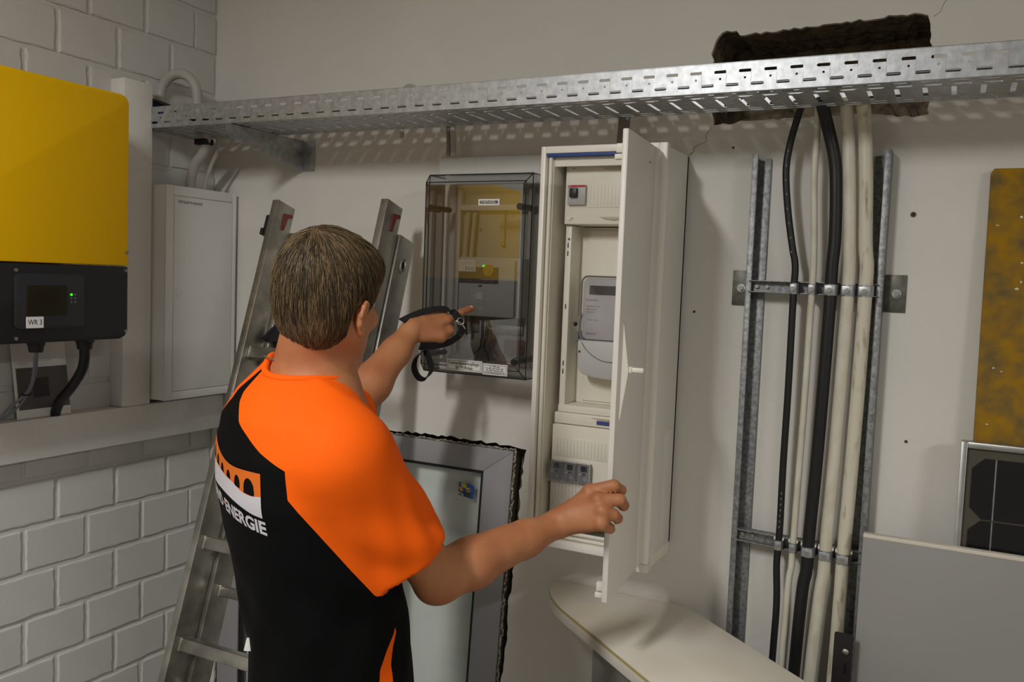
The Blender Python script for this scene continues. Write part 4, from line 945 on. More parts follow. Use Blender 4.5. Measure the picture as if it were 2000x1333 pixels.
# ------------------------------------------------------------------ the man: implicit surfaces meshed on a grid
class SDF:
    def __init__(self, lo, hi, h):
        self.lo = np.array(lo, float); self.h = h
        self.n = np.ceil((np.array(hi)-self.lo)/h).astype(int)+1
        self.g = np.full(self.n, 1.0, np.float32)
    def _sl(self, a, b, m):
        i0 = np.clip(np.floor((np.array(a)-m-self.lo)/self.h).astype(int), 0, self.n)
        i1 = np.clip(np.ceil((np.array(b)+m-self.lo)/self.h).astype(int)+1, 0, self.n)
        return i0, i1
    def put(self, fn, a, b, k=0.0, op='u', m=0.03):
        i0, i1 = self._sl(a, b, m+k)
        if (i1 <= i0).any(): return
        ax = [self.lo[q]+self.h*np.arange(i0[q], i1[q]) for q in range(3)]
        X, Y, Z = np.meshgrid(*ax, indexing='ij')
        d = fn(X, Y, Z).astype(np.float32)
        s = tuple(slice(i0[q], i1[q]) for q in range(3)); g = self.g[s]
        if op == 's': g = -g
        if k > 0:
            hh = np.clip(0.5+0.5*(g-d)/k, 0, 1); r = g*(1-hh)+d*hh-k*hh*(1-hh)
        else: r = np.minimum(g, d)
        self.g[s] = -r if op == 's' else r
    def cone(self, a, b, ra, rb, k=0.0, op='u'):
        a = np.array(a, float); b = np.array(b, float); ba = b-a; L2 = ba@ba
        def fn(X, Y, Z):
            t = np.clip(((X-a[0])*ba[0]+(Y-a[1])*ba[1]+(Z-a[2])*ba[2])/L2, 0, 1)
            return np.sqrt((X-a[0]-t*ba[0])**2+(Y-a[1]-t*ba[1])**2+(Z-a[2]-t*ba[2])**2)-(ra+(rb-ra)*t)
        r = max(ra, rb); self.put(fn, np.minimum(a, b)-r, np.maximum(a, b)+r, k, op)
    def ell(self, c, r, ax=None, k=0.0, op='u'):
        c = np.array(c, float); A = np.eye(3) if ax is None else np.array(ax, float)   # rows = local axes
        def fn(X, Y, Z):
            D = (X-c[0], Y-c[1], Z-c[2])
            q = [(A[i][0]*D[0]+A[i][1]*D[1]+A[i][2]*D[2]) for i in range(3)]
            k0 = np.sqrt(sum((q[i]/r[i])**2 for i in range(3)))+1e-9; k1 = np.sqrt(sum((q[i]/r[i]**2)**2 for i in range(3)))+1e-9
            return k0*(k0-1)/k1
        e = max(r); self.put(fn, c-e, c+e, k, op)
    def mesh(self):
        g = self.g; ins = g < 0; nx, ny, nz = g.shape
        c = np.zeros((nx-1, ny-1, nz-1), np.int8)
        for dx in (0, 1):
            for dy in (0, 1):
                for dz in (0, 1): c += ins[dx:nx-1+dx, dy:ny-1+dy, dz:nz-1+dz]
        mix = (c > 0) & (c < 8); I = np.argwhere(mix); idx = np.full(mix.shape, -1, np.int32); idx[mix] = np.arange(len(I))
        cor = [(a, b, d) for a in (0, 1) for b in (0, 1) for d in (0, 1)]
        val = np.stack([g[I[:, 0]+a, I[:, 1]+b, I[:, 2]+d] for a, b, d in cor], 1)
        acc = np.zeros((len(I), 3)); cnt = np.zeros(len(I))
        for p in range(8):
            for q in range(p+1, 8):
                if sum(abs(cor[p][k]-cor[q][k]) for k in range(3)) != 1: continue
                vp, vq = val[:, p], val[:, q]; m = (vp < 0) != (vq < 0)
                t = np.where(m, vp/np.where(m, vp-vq, 1), 0)
                pt = np.array(cor[p])[None, :]+t[:, None]*(np.array(cor[q])-np.array(cor[p]))[None, :]
                acc += pt*m[:, None]; cnt += m
        V = self.lo+self.h*(I+acc/cnt[:, None])
        F = []
        for ax in range(3):
            s0 = [slice(None)]*3; s1 = [slice(None)]*3; s0[ax] = slice(0, -1); s1[ax] = slice(1, None)
            a, b = ins[tuple(s0)], ins[tuple(s1)]; E = np.argwhere(a != b)
            o1, o2 = (ax+1) % 3, (ax+2) % 3
            ok = (E[:, o1] > 0) & (E[:, o2] > 0) & (E[:, o1] < g.shape[o1]-1) & (E[:, o2] < g.shape[o2]-1); E = E[ok]
            flip = a[tuple(E.T)]
            def cell(d1, d2):
                q = E.copy(); q[:, o1] -= d1; q[:, o2] -= d2; return idx[tuple(q.T)]
            f = np.stack([cell(0, 0), cell(1, 0), cell(1, 1), cell(0, 1)], 1)
            f[~flip] = f[~flip][:, ::-1]
            F.append(f)
        return V, np.concatenate(F)
def np_mesh(name, V, F, material, parent, attrs=None):
    off = np.array(ROOTLOC[parent.name]); me = bpy.data.meshes.new(name)
    me.vertices.add(len(V)); me.vertices.foreach_set('co', (V-off).astype(np.float32).ravel())
    me.loops.add(F.size); me.loops.foreach_set('vertex_index', F.astype(np.int32).ravel())
    me.polygons.add(len(F)); me.polygons.foreach_set('loop_start', np.arange(0, F.size, 4, dtype=np.int32))
    me.polygons.foreach_set('use_smooth', np.ones(len(F), bool)); me.update(); me.validate()
    for k, a in (attrs or {}).items():
        at = me.attributes.new(k, 'FLOAT', 'POINT'); at.data.foreach_set('value', a.astype(np.float32))
    o = bpy.data.objects.new(name, me); COL.objects.link(o); o.parent = parent; ROOTLOC[o.name] = tuple(off)
    me.materials.append(material)
    return o
def relax(V, F, it=2, w=0.5):
    for _ in range(it):
        A = np.zeros_like(V); C = np.zeros(len(V))
        for k in range(4):
            i, j = F[:, k], F[:, (k+1) % 4]
            for q in range(3):
                A[:, q] += np.bincount(i, V[j, q], len(V))+np.bincount(j, V[i, q], len(V))
            C += np.bincount(i, minlength=len(V))+np.bincount(j, minlength=len(V))
        V = V*(1-w)+w*A/np.maximum(C, 1)[:, None]
    return V
def unit(v): v = np.array(v, float); return v/np.linalg.norm(v)

AL = math.radians(33)
RT = np.array([math.cos(AL), -math.sin(AL), 0]); FW = np.array([math.sin(AL), math.cos(AL), 0]); UP = np.array([0, 0, 1.0])
O = np.array([1.185, -0.885, 0])
def T(r, f, z): return O+RT*r+FW*f+UP*z
# torso sections: height, half width, half depth, centre offset forwards
SEC = np.array([(0.74, .172, .132, .016), (0.86, .164, .130, .016), (0.95, .155, .126, .014), (1.05, .158, .126, -.002), (1.15, .168, .129, -.022), (1.25, .176, .132, -.038),
                (1.32, .172, .128, -.043), (1.375, .148, .120, -.044), (1.42, .112, .102, -.038), (1.455, .080, .080, -.024), (1.50, .068, .062, .000)])
def torso_fn(grow, z0, z1, fold=0.0, tilt=0.0):
    def fn(X, Y, Z):
        dx, dy = X-O[0], Y-O[1]; r = dx*RT[0]+dy*RT[1]; f = dx*FW[0]+dy*FW[1]
        a = np.interp(Z, SEC[:, 0], SEC[:, 1])+grow; b = np.interp(Z, SEC[:, 0], SEC[:, 2])+grow; c = np.interp(Z, SEC[:, 0], SEC[:, 3])
        f = f-c
        q = ((np.abs(r)/a)**2.3+(np.abs(f)/b)**2.3)**(1/2.3)
        d = (q-1)*np.minimum(a, b)*0.9
        if fold:
            th = np.arctan2(f, r)
            d = d+fold*(np.sin(th*5+Z*26+np.sin(Z*17)*1.2)*0.6+np.sin(th*9-Z*34)*0.35)*np.clip((1.22-Z)/0.18, 0, 1)
        return np.maximum(np.maximum(d, z0-Z), Z-z1+tilt*(f+0.05))
    return fn
TB0, TB1 = (O[0]-0.22, O[1]-0.25, 0.70), (O[0]+0.22, O[1]+0.22, 1.52)
SR = np.array([1.300, -0.986, 1.326]); ER = np.array([1.372, -0.800, 1.088]); WR = np.array([1.487, -0.540, 1.146])
SL = np.array([1.075, -0.760, 1.345]); EL = np.array([0.959, -0.510, 1.318])
TIP = np.array([1.073, -0.180, 1.547])
# left hand frame: pointing direction, thumb side, back of the hand
hd = unit((0.30, 0.88, 0.36)); ht = np.array([0.74, -0.35, -0.42]); ht = unit(ht-hd*(ht@hd)); hn = np.cross(ht, hd)
WL = TIP-hd*0.180-ht*0.026
# head frame
BH = math.radians(-3); PH = math.radians(9)
hf0 = np.array([math.sin(BH), math.cos(BH), 0]); HR = np.array([math.cos(BH), -math.sin(BH), 0])
HF = hf0*math.cos(PH)-UP*math.sin(PH); HU = hf0*math.sin(PH)+UP*math.cos(PH)
# slight roll to the right shoulder
HC = np.array([1.210, -0.918, 1.580]); HS = 0.94
def H(r, f, u): return HC+(HR*r+HF*f+HU*u)*HS
HA = np.array([HR, HF, HU])
NB = T(-0.004, -0.052, 1.40)

man = thing('person', 'man in orange and black T-shirt pointing at the smoked box and holding the cabinet door', 'person', (O[0], O[1], 0.0))
SKIN = mat('skin', (190, 131, 88), 0.55, rgb2=(173, 104, 67), nscale=14, bump=0.12, bscale=260, bdist=0.0008, lo=0.3, hi=0.7)

def body():
    g = SDF((0.86, -1.20, 0.90), (1.72, -0.12, 1.76), 0.0034)
    g.put(torso_fn(-0.012, 0.915, 1.46), TB0, TB1)
    # neck and shoulders
    g.cone(NB, H(0, -0.026, -0.055), 0.053, 0.049, 0.025)
    g.cone(T(-0.004, -0.066, 1.41), H(0, -0.056, -0.040), 0.034, 0.034, 0.02)
    for s, S in ((1, SR), (-1, SL)):
        g.cone(T(s*0.05, -0.03, 1.42), S, 0.052, 0.056, 0.04)
        # neck muscle from behind the ear to the collarbone
        g.cone(H(s*0.050, -0.016, -0.048), T(s*0.025, 0.020, 1.39), 0.012, 0.012, 0.02)
    def gE(c, r, ax=None, k=0.0, op='u'): g.ell(c, tuple(v*HS for v in r), ax, k, op)
    def gC(a, b, ra, rb, k=0.0, op='u'): g.cone(a, b, ra*HS, rb*HS, k, op)
    # head
    gE(H(0, -0.012, 0.020), (0.077, 0.094, 0.092), HA, 0.02)
    gE(H(0, 0.030, -0.050), (0.060, 0.060, 0.070), HA, 0.025)
    gE(H(0, 0.055, 0.030), (0.060, 0.038, 0.045), HA, 0.02)
    for s in (-1, 1):
        gC(H(s*0.054, 0.005, -0.062), H(s*0.012, 0.078, -0.103), 0.020, 0.016, 0.02)
        gE(H(s*0.042, 0.062, -0.030), (0.022, 0.024, 0.020), HA, 0.015)
    gE(H(0, 0.080, -0.104), (0.020, 0.016, 0.015), HA, 0.012)
    gC(H(0, 0.092, 0.008), H(0, 0.114, -0.036), 0.008, 0.0115, 0.010)
    for s in (-1, 1):
        gE(H(s*0.012, 0.102, -0.040), (0.009, 0.011, 0.008), HA, 0.006)
        gE(H(s*0.032, 0.104, 0.002), (0.018, 0.014, 0.012), HA, 0.010, 's')
        gE(H(s*0.031, 0.078, 0.002), (0.0125, 0.0125, 0.0125), HA, 0.002)
        gC(H(s*0.014, 0.096, 0.020), H(s*0.050, 0.078, 0.020), 0.006, 0.005, 0.010)
        # ear: shell, rim, lobe
        e = lambda r, f, u: H(s*(0.079+(r-0.079)*0.9), -0.012+(f+0.012)*0.85, -0.034+(u+0.016)*0.80)
        gE(e(0.080, -0.012, -0.018), (0.0065, 0.0145, 0.024), HA, 0.008)
        rim = [(0.080, 0.004, 0.000), (0.086, -0.004, 0.012), (0.091, -0.016, 0.014), (0.094, -0.027, 0.004), (0.092, -0.029, -0.014), (0.086, -0.020, -0.034), (0.080, -0.008, -0.046)]
        for p, q in zip(rim[:-1], rim[1:]): gC(e(*p), e(*q), 0.0044, 0.0044, 0.004)
        gE(e(0.080, -0.003, -0.047), (0.0055, 0.008, 0.010), HA, 0.005)
        gE(e(0.092, -0.008, -0.016), (0.006, 0.009, 0.015), HA, 0.004, 's')
        gE(e(0.083, 0.004, -0.020), (0.004, 0.004, 0.007), HA, 0.004)
    gC(H(-0.019, 0.088, -0.070), H(0.019, 0.088, -0.070), 0.0058, 0.0058, 0.006)
    gC(H(-0.016, 0.087, -0.080), H(0.016, 0.087, -0.080), 0.0062, 0.0062, 0.006)
    # arms
    def arm(S, E, W, flexn):
        d = unit(W-E); u = unit(E-S)
        g.cone(S, S+(E-S)*0.45, 0.054, 0.050, 0.03); g.cone(S+(E-S)*0.45, E, 0.050, 0.041, 0.02)
        g.cone(E, E+d*0.075, 0.040, 0.0435, 0.02); g.cone(E+d*0.075, E+(W-E)*0.70, 0.0435, 0.033, 0.02)
        g.cone(E+(W-E)*0.70, W, 0.033, 0.0255, 0.02)
        # muscle on the thumb side, point of the elbow
        g.cone(E+flexn*0.012+d*0.01, E+(W-E)*0.55+flexn*0.010, 0.032, 0.026, 0.02)
        g.ell(E-d*0.022+u*0.010, (0.022, 0.022, 0.022), None, 0.018)
    arm(SR, ER, WR, np.array([-0.2, 0.1, 0.95])); arm(SL, EL, WL, np.array([0.3, -0.2, 0.9]))
    # left hand, index finger pointing
    W = WL
    P = lambda d, t, n: W+hd*d+ht*t+hn*n
    g.cone(W, P(0.03, 0, 0), 0.0245, 0.024, 0.015)
    A = np.array([hd, ht, hn])
    g.ell(P(0.052, 0.0, -0.004), (0.050, 0.040, 0.0165), A, 0.015)
    mcp = [(0.092, 0.026), (0.096, 0.007), (0.090, -0.013), (0.080, -0.031)]
    for d, t in mcp:
        g.cone(P(0.015, t*0.45, 0.002), P(d, t, 0.0), 0.013, 0.0112, 0.010)
        g.ell(P(d, t, 0.003), (0.011, 0.0095, 0.010), A, 0.006)
    a = [P(0.092, 0.026, 0), P(0.136, 0.027, 0.004), P(0.161, 0.0265, 0.002), P(0.176, 0.026, -0.002)]
    for p, q, r1, r2 in zip(a[:-1], a[1:], (.0102, .0092, .0084), (.0094, .0085, .0072)): g.cone(p, q, r1, r2, 0.003)
    for (d, t), L in zip(mcp[1:], (0.043, 0.039, 0.031)):
        b = [P(d, t, 0), P(d+L*0.45, t*1.02, -L*0.88), P(d+L*0.45-L*0.62, t, -L*1.12), P(d-L*0.42, t*0.95, -L*0.70)]
        for p, q, r1, r2 in zip(b[:-1], b[1:], (.0102, .0092, .0084), (.0092, .0084, .0074)): g.cone(p, q, r1, r2, 0.003)
    th = [P(0.014, 0.022, -0.012), P(0.052, 0.044, -0.020), P(0.086, 0.040, -0.022), P(0.110, 0.022, -0.026)]
    for p, q, r1, r2 in zip(th[:-1], th[1:], (.0185, .0145, .0115), (.0155, .0118, .0090)): g.cone(p, q, r1, r2, 0.008)
    # right hand, fingers closing over the free edge of the cabinet door
    W = WR
    M4 = [np.array(p) for p in ((1.541, -0.520, 1.214), (1.567, -0.536, 1.204), (1.580, -0.546, 1.185), (1.581, -0.552, 1.162))]
    g.cone(W, W+unit(M4[1]-W)*0.03, 0.0275, 0.027, 0.015)
    nrm0 = unit(np.array([2.15, -2.1, 1.6])-W)
    for m in M4: g.cone(W+(m-W)*0.18, m-nrm0*0.003, 0.0175, 0.0140, 0.016)
    nrm = unit(np.cross(M4[1]-W, M4[3]-M4[0])); nrm = nrm*np.sign(nrm@(np.array([2.15, -2.1, 1.6])-W))
    mid = (W+M4[1]+M4[2])/3
    g.ell(mid-nrm*0.010, (0.045, 0.030, 0.020), np.array([unit(M4[1]-W), unit(np.cross(nrm, M4[1]-W)), nrm]), 0.015)
    for m in M4: g.ell(m+nrm*0.0045, (0.0115, 0.0115, 0.0115), None, 0.008)
    PIP = [np.array(p) for p in ((1.586, -0.510, 1.229), (1.604, -0.522, 1.206), (1.596, -0.530, 1.177), (1.584, -0.536, 1.152))]
    DIP = [np.array(p) for p in ((1.593, -0.486, 1.216), (1.604, -0.498, 1.190), (1.596, -0.507, 1.165), (1.585, -0.514, 1.144))]
    TP = [np.array(p) for p in ((1.583, -0.466, 1.212), (1.589, -0.476, 1.185), (1.586, -0.488, 1.163), (1.578, -0.498, 1.145))]
    for i in range(4):
        k = (1.0, 1.0, 0.95, 0.84)[i]
        for p, q, r1, r2 in ((M4[i], PIP[i], .0132, .0122), (PIP[i], DIP[i], .0122, .0108), (DIP[i], TP[i], .0108, .0085)): g.cone(p, q, r1*k, r2*k, 0.003)
    tb = [W+(M4[0]-W)*0.22-nrm*0.012, np.array((1.518, -0.500, 1.185)), np.array((1.538, -0.478, 1.193)), np.array((1.5495, -0.458, 1.194))]
    for p, q, r1, r2 in zip(tb[:-1], tb[1:], (.018, .0135, .0105), (.0140, .0110, .0085)): g.cone(p, q, r1, r2, 0.008)
    V, F = g.mesh(); V = relax(V, F, 1, 0.35)
    o = np_mesh('body', V, F, SKIN, man)
    NAIL = mat('nail', (222, 176, 156), 0.35)
    # finger nail of the pointing finger
    c = P = None
    q = WL+hd*0.172+ht*0.026+hn*0.0048
    m = MB(); bm_ = bmesh.new(); bmesh.ops.create_uvsphere(bm_, u_segments=12, v_segments=8, radius=1)
    Mx = Matrix(((*[hd[0]*.0068, ht[0]*.0052, hn[0]*.0028], q[0]), (hd[1]*.0068, ht[1]*.0052, hn[1]*.0028, q[1]), (hd[2]*.0068, ht[2]*.0052, hn[2]*.0028, q[2]), (0, 0, 0, 1)))
    m.bm(bm_, Mx); bm_.free(); part('fingernail', m, NAIL, man)
    for s in (-1, 1):
        c = H(s*0.031, 0.0795, 0.002)
        ey = part('eye', MB().ball(tuple(c), 0.0122, 16), mat('eye_white', (225, 222, 215), 0.25), man)
        f = c+HF*0.0105
        part('iris', MB().ball(tuple(f), 0.0052, 12), mat('iris_grey', (70, 84, 92), 0.2), ey)
body()

# ---- hair: thick cap plus loose strands combed away from the crown
HAIRM = mat('hair', (96, 77, 50), 0.6, rgb2=(52, 39, 24), nscale=34, bump=0.6, bscale=60, bdist=0.003, stretch=(1, 1, 0.22), lo=0.3, hi=0.66, ndetail=6)
def hair():
    g = SDF(HC-0.16, HC+0.16, 0.0036)
    g.ell(H(0, -0.014, 0.026), (0.0805, 0.0975, 0.0925), HA)
    g.ell(H(0, -0.038, -0.030), (0.0665, 0.0585, 0.0720), HA, 0.03)
    g.ell(H(0.008, 0.040, 0.064), (0.058, 0.050, 0.040), HA, 0.03)
    def cut(X, Y, Z):
        D = (X-HC[0], Y-HC[1], Z-HC[2])
        r, f, u = ((A_[0]*D[0]+A_[1]*D[1]+A_[2]*D[2])/HS for A_ in HA)
        face = 0.036-(f*0.80-u*0.60)
        nape = u+0.112+np.abs(r)*0.1-0.35*(f+0.05)
        ear = np.sqrt(((f+0.008)/0.9)**2+((u+0.038)/1.2)**2+((np.abs(r)-0.085)/1.4)**2)-0.028
        side = u+0.030-(0.045-f)*0.75+0.02   # line running down behind the ear
        d = np.minimum(np.minimum(face, nape), ear)
        return d
    ax = [g.lo[q]+g.h*np.arange(g.n[q]) for q in range(3)]
    X, Y, Z = np.meshgrid(*ax, indexing='ij'); d = cut(X, Y, Z)
    k = 0.008; a, b = g.g, -d
    hh = np.clip(0.5-0.5*(b-a)/k, 0, 1); g.g = (b*(1-hh)+a*hh+k*hh*(1-hh)).astype(np.float32)
    V, F = g.mesh(); V = relax(V, F, 2, 0.5)
    o = np_mesh('hair', V, F, HAIRM, man, None)
    me = o.data; N = np.zeros(len(V)*3, np.float32); me.vertices.foreach_get('normal', N); N = N.reshape(-1, 3)
    rnd = np.random.default_rng(4); crown = H(0.005, -0.075, 0.105)
    from mathutils.kdtree import KDTree
    kd = KDTree(len(V))
    for i, v in enumerate(V): kd.insert(v, i)
    kd.balance()
    L = (V-HC) @ HA.T
    cand = np.where((L[:, 2] > -0.105))[0]
    vs = []; fs = []; mi = []
    for n in range(6500):
        i = rnd.choice(cand); p = V[i].copy(); pts = []
        ln = rnd.uniform(0.018, 0.046); st = 7
        jit = rnd.normal(0, 0.14, 3); lift = rnd.uniform(0.0002, 0.0030)
        low = L[i, 2] < -0.03
        if low: ln *= (0.45 if L[i, 2] > -0.070 else rnd.uniform(0.3, 0.9)); lift *= 0.4
        for s in range(st):
            _, j, _ = kd.find(p); nn = N[j]
            t = p-crown
            t = unit(t)+jit+np.array([0, 0, -0.55])
            t = t-nn*(t@nn); t = unit(t)
            pts.append(V[j]+((p-V[j])-nn*((p-V[j])@nn))+nn*(lift*(0.3+s/st)))
            p = p+t*ln/st
        r0 = rnd.uniform(0.00035, 0.00065); b0 = len(vs)
        for s, q in enumerate(pts):
            _, j, _ = kd.find(q); nn = N[j]
            tt = unit(pts[min(s+1, st-1)]-pts[max(s-1, 0)]); sd = np.cross(tt, nn); r = r0*(1-0.75*s/(st-1))
            vs += [q+sd*r*1.5, q-sd*r*1.5, q+nn*r*1.2]
        for s in range(st-1):
            a0 = b0+s*3
            for k_ in range(3): fs.append((a0+k_, a0+(k_+1) % 3, a0+3+(k_+1) % 3, a0+3+k_)); mi.append(n % 3)
    so = np_mesh('hair_strands', np.array(vs), np.array(fs), mat('hair_light', (128, 105, 70), 0.55), man)
    so.data.materials.append(mat('hair_mid', (90, 72, 45), 0.55)); so.data.materials.append(mat('hair_dark', (58, 44, 27), 0.55))
    so.data.polygons.foreach_set('material_index', np.array(mi, np.int32)); so['kind'] = 'stuff'
    # eyebrows
    for s in (-1, 1):
        part('eyebrow', MB().tube([tuple(H(s*0.015, 0.101, 0.021)), tuple(H(s*0.032, 0.099, 0.025)), tuple(H(s*0.050, 0.084, 0.021))], [0.003, 0.0035, 0.002], 6), MATS['hair_mid'], man)
hair()

# ---- T-shirt
def shirt_material():
    m = bpy.data.materials.new('tshirt_jersey'); m.use_nodes = True; N = m.node_tree.nodes; L = m.node_tree.links; b = N['Principled BSDF']
    at = N.new('ShaderNodeAttribute'); at.attribute_name = 'panel'
    gt = N.new('ShaderNodeMath'); gt.operation = 'GREATER_THAN'; gt.inputs[1].default_value = 0.0; L.new(at.outputs['Fac'], gt.inputs[0])
    mx = N.new('ShaderNodeMix'); mx.data_type = 'RGBA'; L.new(gt.outputs[0], mx.inputs[0])
    mx.inputs[6].default_value = (*s2l((7, 7, 8)), 1); mx.inputs[7].default_value = (*s2l((255, 102, 14)), 1)
    L.new(mx.outputs[2], b.inputs['Base Color']); b.inputs['Roughness'].default_value = 0.75
    b.inputs['Specular IOR Level'].default_value = 0.12
    tc = N.new('ShaderNodeTexCoord'); n = N.new('ShaderNodeTexNoise'); n.inputs['Scale'].default_value = 900; L.new(tc.outputs['Object'], n.inputs['Vector'])
    bp = N.new('ShaderNodeBump'); bp.inputs['Strength'].default_value = 0.25; bp.inputs['Distance'].default_value = 0.0006
    L.new(n.outputs[0], bp.inputs['Height']); L.new(bp.outputs[0], b.inputs['Normal'])
    return m
def panel(V):
    """signed print function: > 0 orange yoke and sleeves, < 0 black"""
    D = V-O; r = D @ RT; f = D @ FW; z = V[:, 2]
    def seg(S, E):
        t = ((V-S) @ (E-S))/((E-S) @ (E-S)); return t, np.linalg.norm(V-S-np.clip(t, 0, 1)[:, None]*(E-S), axis=1)
    tR, dR = seg(SR, ER); tL, dL = seg(SL, EL)
    c = np.interp(z, SEC[:, 0], SEC[:, 3]); back = f-c
    # yoke edge: height as a function of the distance from the spine
    yb = np.interp(np.abs(r), *YOKE_BACK); yf = np.interp(r, [-.2, -.1, 0, .1, .2], [1.24, 1.30, 1.36, 1.30, 1.24])
    w = np.clip(0.5+back/0.08, 0, 1); edge = yb*(1-w)+yf*w
    yoke = z-edge
    slR = np.minimum((tR-0.10)*0.3, 0.100-dR); slL = np.minimum((tL-0.12)*0.3, 0.100-dL)
    tors = torso_fn(0.010, 0.5, 2.0)(V[:, 0], V[:, 1], V[:, 2]); slR = np.minimum(slR, tors-0.004); slL = np.minimum(slL, tors-0.004)
    slR = np.maximum(slR, np.minimum(np.minimum(r-0.165, z-np.maximum(1.16-1.45*back, 1.10)), 0.078-back))
    # side flash
    ang = np.arctan2(back, r); hz = [.80, .94, .967, .994, 1.019, 1.045]
    fl = (np.interp(z, hz, [.06, .095, .08, .05, .02, -.01])-np.abs(ang-np.interp(z, hz, [.2, .285, .30, .39, .50, .47])))*0.15
    fl = np.minimum(fl, 1.045-z)
    collar = z-(1.455-0.75*(back+0.05))+0.021
    return np.maximum(np.maximum(np.maximum(yoke, collar), np.maximum(slR, slL)), fl)
YOKE_BACK = ([0, .012, .025, .06, .09, .124, .156, .189, .21], [1.47, 1.435, 1.405, 1.378, 1.360, 1.337, 1.319, 1.303, 1.295])
def shirt():
    g = SDF((0.92, -1.22, 0.76), (1.52, -0.56, 1.50), 0.0046)
    g.put(torso_fn(0.010, 0.785, 1.455, 0.0040, 0.75), TB0, TB1)
    g.cone(T(0.05, -0.032, 1.405), SR+UP*0.004, 0.062, 0.070, 0.05)
    g.cone(T(-0.05, -0.032, 1.405), SL+UP*0.004, 0.062, 0.068, 0.05)
    def sleeve(S, E, t1, r0, r1, ph, sag):
        e_ = S+(E-S)*t1+np.array(sag); ax = unit(e_-S); L = np.linalg.norm(e_-S); e1 = unit(np.cross(ax, UP)); e2 = np.cross(ax, e1)
        def fn(X, Y, Z):
            d = (X-S[0], Y-S[1], Z-S[2]); t = d[0]*ax[0]+d[1]*ax[1]+d[2]*ax[2]
            a = d[0]*e1[0]+d[1]*e1[1]+d[2]*e1[2]; b = d[0]*e2[0]+d[1]*e2[1]+d[2]*e2[2]
            rr = r0+(r1-r0)*np.clip(t/L, 0, 1); th = np.arctan2(b, a)
            rr = rr+(0.0050*np.sin(th*4+t*42+ph)+0.0024*np.sin(th*9-t*30+1))*np.clip(t/L, 0, 1)*np.clip((1.12-t/L)*3, 0.3, 1)
            rad = np.sqrt(a*a+b*b); out = np.maximum(np.where(t < 0, np.sqrt(a*a+b*b+t*t), rad)-rr, t-L)
            return np.where(t > 0.5*L, np.maximum(out, (rr-0.0095)-rad), out)
        g.put(fn, np.minimum(S, E)-0.1, np.maximum(S, E)+0.1, 0.030)
    sleeve(SR, ER, 0.66, 0.075, 0.087, 0.4, (-0.012, -0.010, -0.016)); sleeve(SL, EL, 0.62, 0.070, 0.072, 2.0, (0, 0, -0.01))
    nb = T(-0.004, -0.046, 1.36); g.cone(nb, nb+unit(H(0, -0.035, -0.05)-nb)*0.2, 0.062, 0.072, 0.006, 's')
    V, F = g.mesh(); V = relax(V, F, 2, 0.5)
    o = np_mesh('tshirt', V, F, shirt_material(), man, {'panel': panel(V)})
    o['label'] = 'black T-shirt with neon orange shoulders and sleeves'
    return o, V, F
shirt_obj, SV, SF = shirt()
def collar():
    from mathutils.bvhtree import BVHTree
    bvh = BVHTree.FromPolygons([tuple(v) for v in SV], [tuple(f) for f in SF]); pts = []
    ax = unit(H(0, -0.035, -0.05)-T(-0.004, -0.046, 1.36))
    for a in np.linspace(0, 2*math.pi, 49)[:-1]:
        best = None
        for r in (0.068, 0.070, 0.072, 0.075, 0.078):
            q = T(-0.004, -0.046, 1.36)+ax*0.08+RT*r*math.cos(a)+FW*r*math.sin(a)
            h = bvh.ray_cast(Vector((q[0], q[1], 1.60)), Vector((0, 0, -1)))
            if h[0] is not None and (best is None or h[0].z > best.z): best = h[0]
        pts.append(best)
    for _ in range(4): pts = [(pts[i-1]+pts[i]*2+pts[(i+1) % 48])/4 for i in range(48)]
    part('collar', MB().tube([p+Vector((0, 0, 0.001)) for p in pts], 0.0062, 10, closed=True), mat('collar_orange', (255, 102, 14), 0.75, spec=0.12), shirt_obj, 'orange rib collar', sm=80)
collar()

# ---- trousers and shoes
def trousers():
    g = SDF((0.95, -1.15, 0.02), (1.45, -0.62, 0.98), 0.0085)
    def fn(X, Y, Z): return np.maximum(torso_fn(0.0, 0.74, 0.95)(X, Y, Z), -1)
    g.put(torso_fn(-0.004, 0.76, 0.93), TB0, TB1)
    g.ell(T(0, 0, 0.80), (0.17, 0.13, 0.12), np.array([RT, FW, UP]), 0.03)
    for s in (-1, 1):
        g.cone(T(s*0.085, 0, 0.80), T(s*0.10, 0.02, 0.47), 0.092, 0.068, 0.04)
        g.cone(T(s*0.10, 0.02, 0.47), T(s*0.105, -0.01, 0.07), 0.068, 0.056, 0.03)
    V, F = g.mesh(); V = relax(V, F, 2, 0.5)
    o = np_mesh('trousers', V, F, mat('black_work_cloth', (32, 32, 36), 0.85), man)
    for s in (-1, 1):
        g = SDF(T(s*0.105, 0.05, 0.0)-0.22, T(s*0.105, 0.05, 0.0)+0.22, 0.007)
        b = T(s*0.105, -0.02, 0.045)
        g.cone(b, b+FW*0.15-UP*0.008, 0.043, 0.036, 0.02); g.cone(b+UP*0.02, b+UP*0.07, 0.046, 0.05, 0.02)
        ax = g.lo[2]+g.h*np.arange(g.n[2]); g.g = np.maximum(g.g, (0.002-ax)[None, None, :].astype(np.float32))
        V, F = g.mesh(); V = relax(V, F, 1, 0.4)
        np_mesh('shoe', V, F, mat('dark_leather', (40, 36, 34), 0.6), man)
trousers()

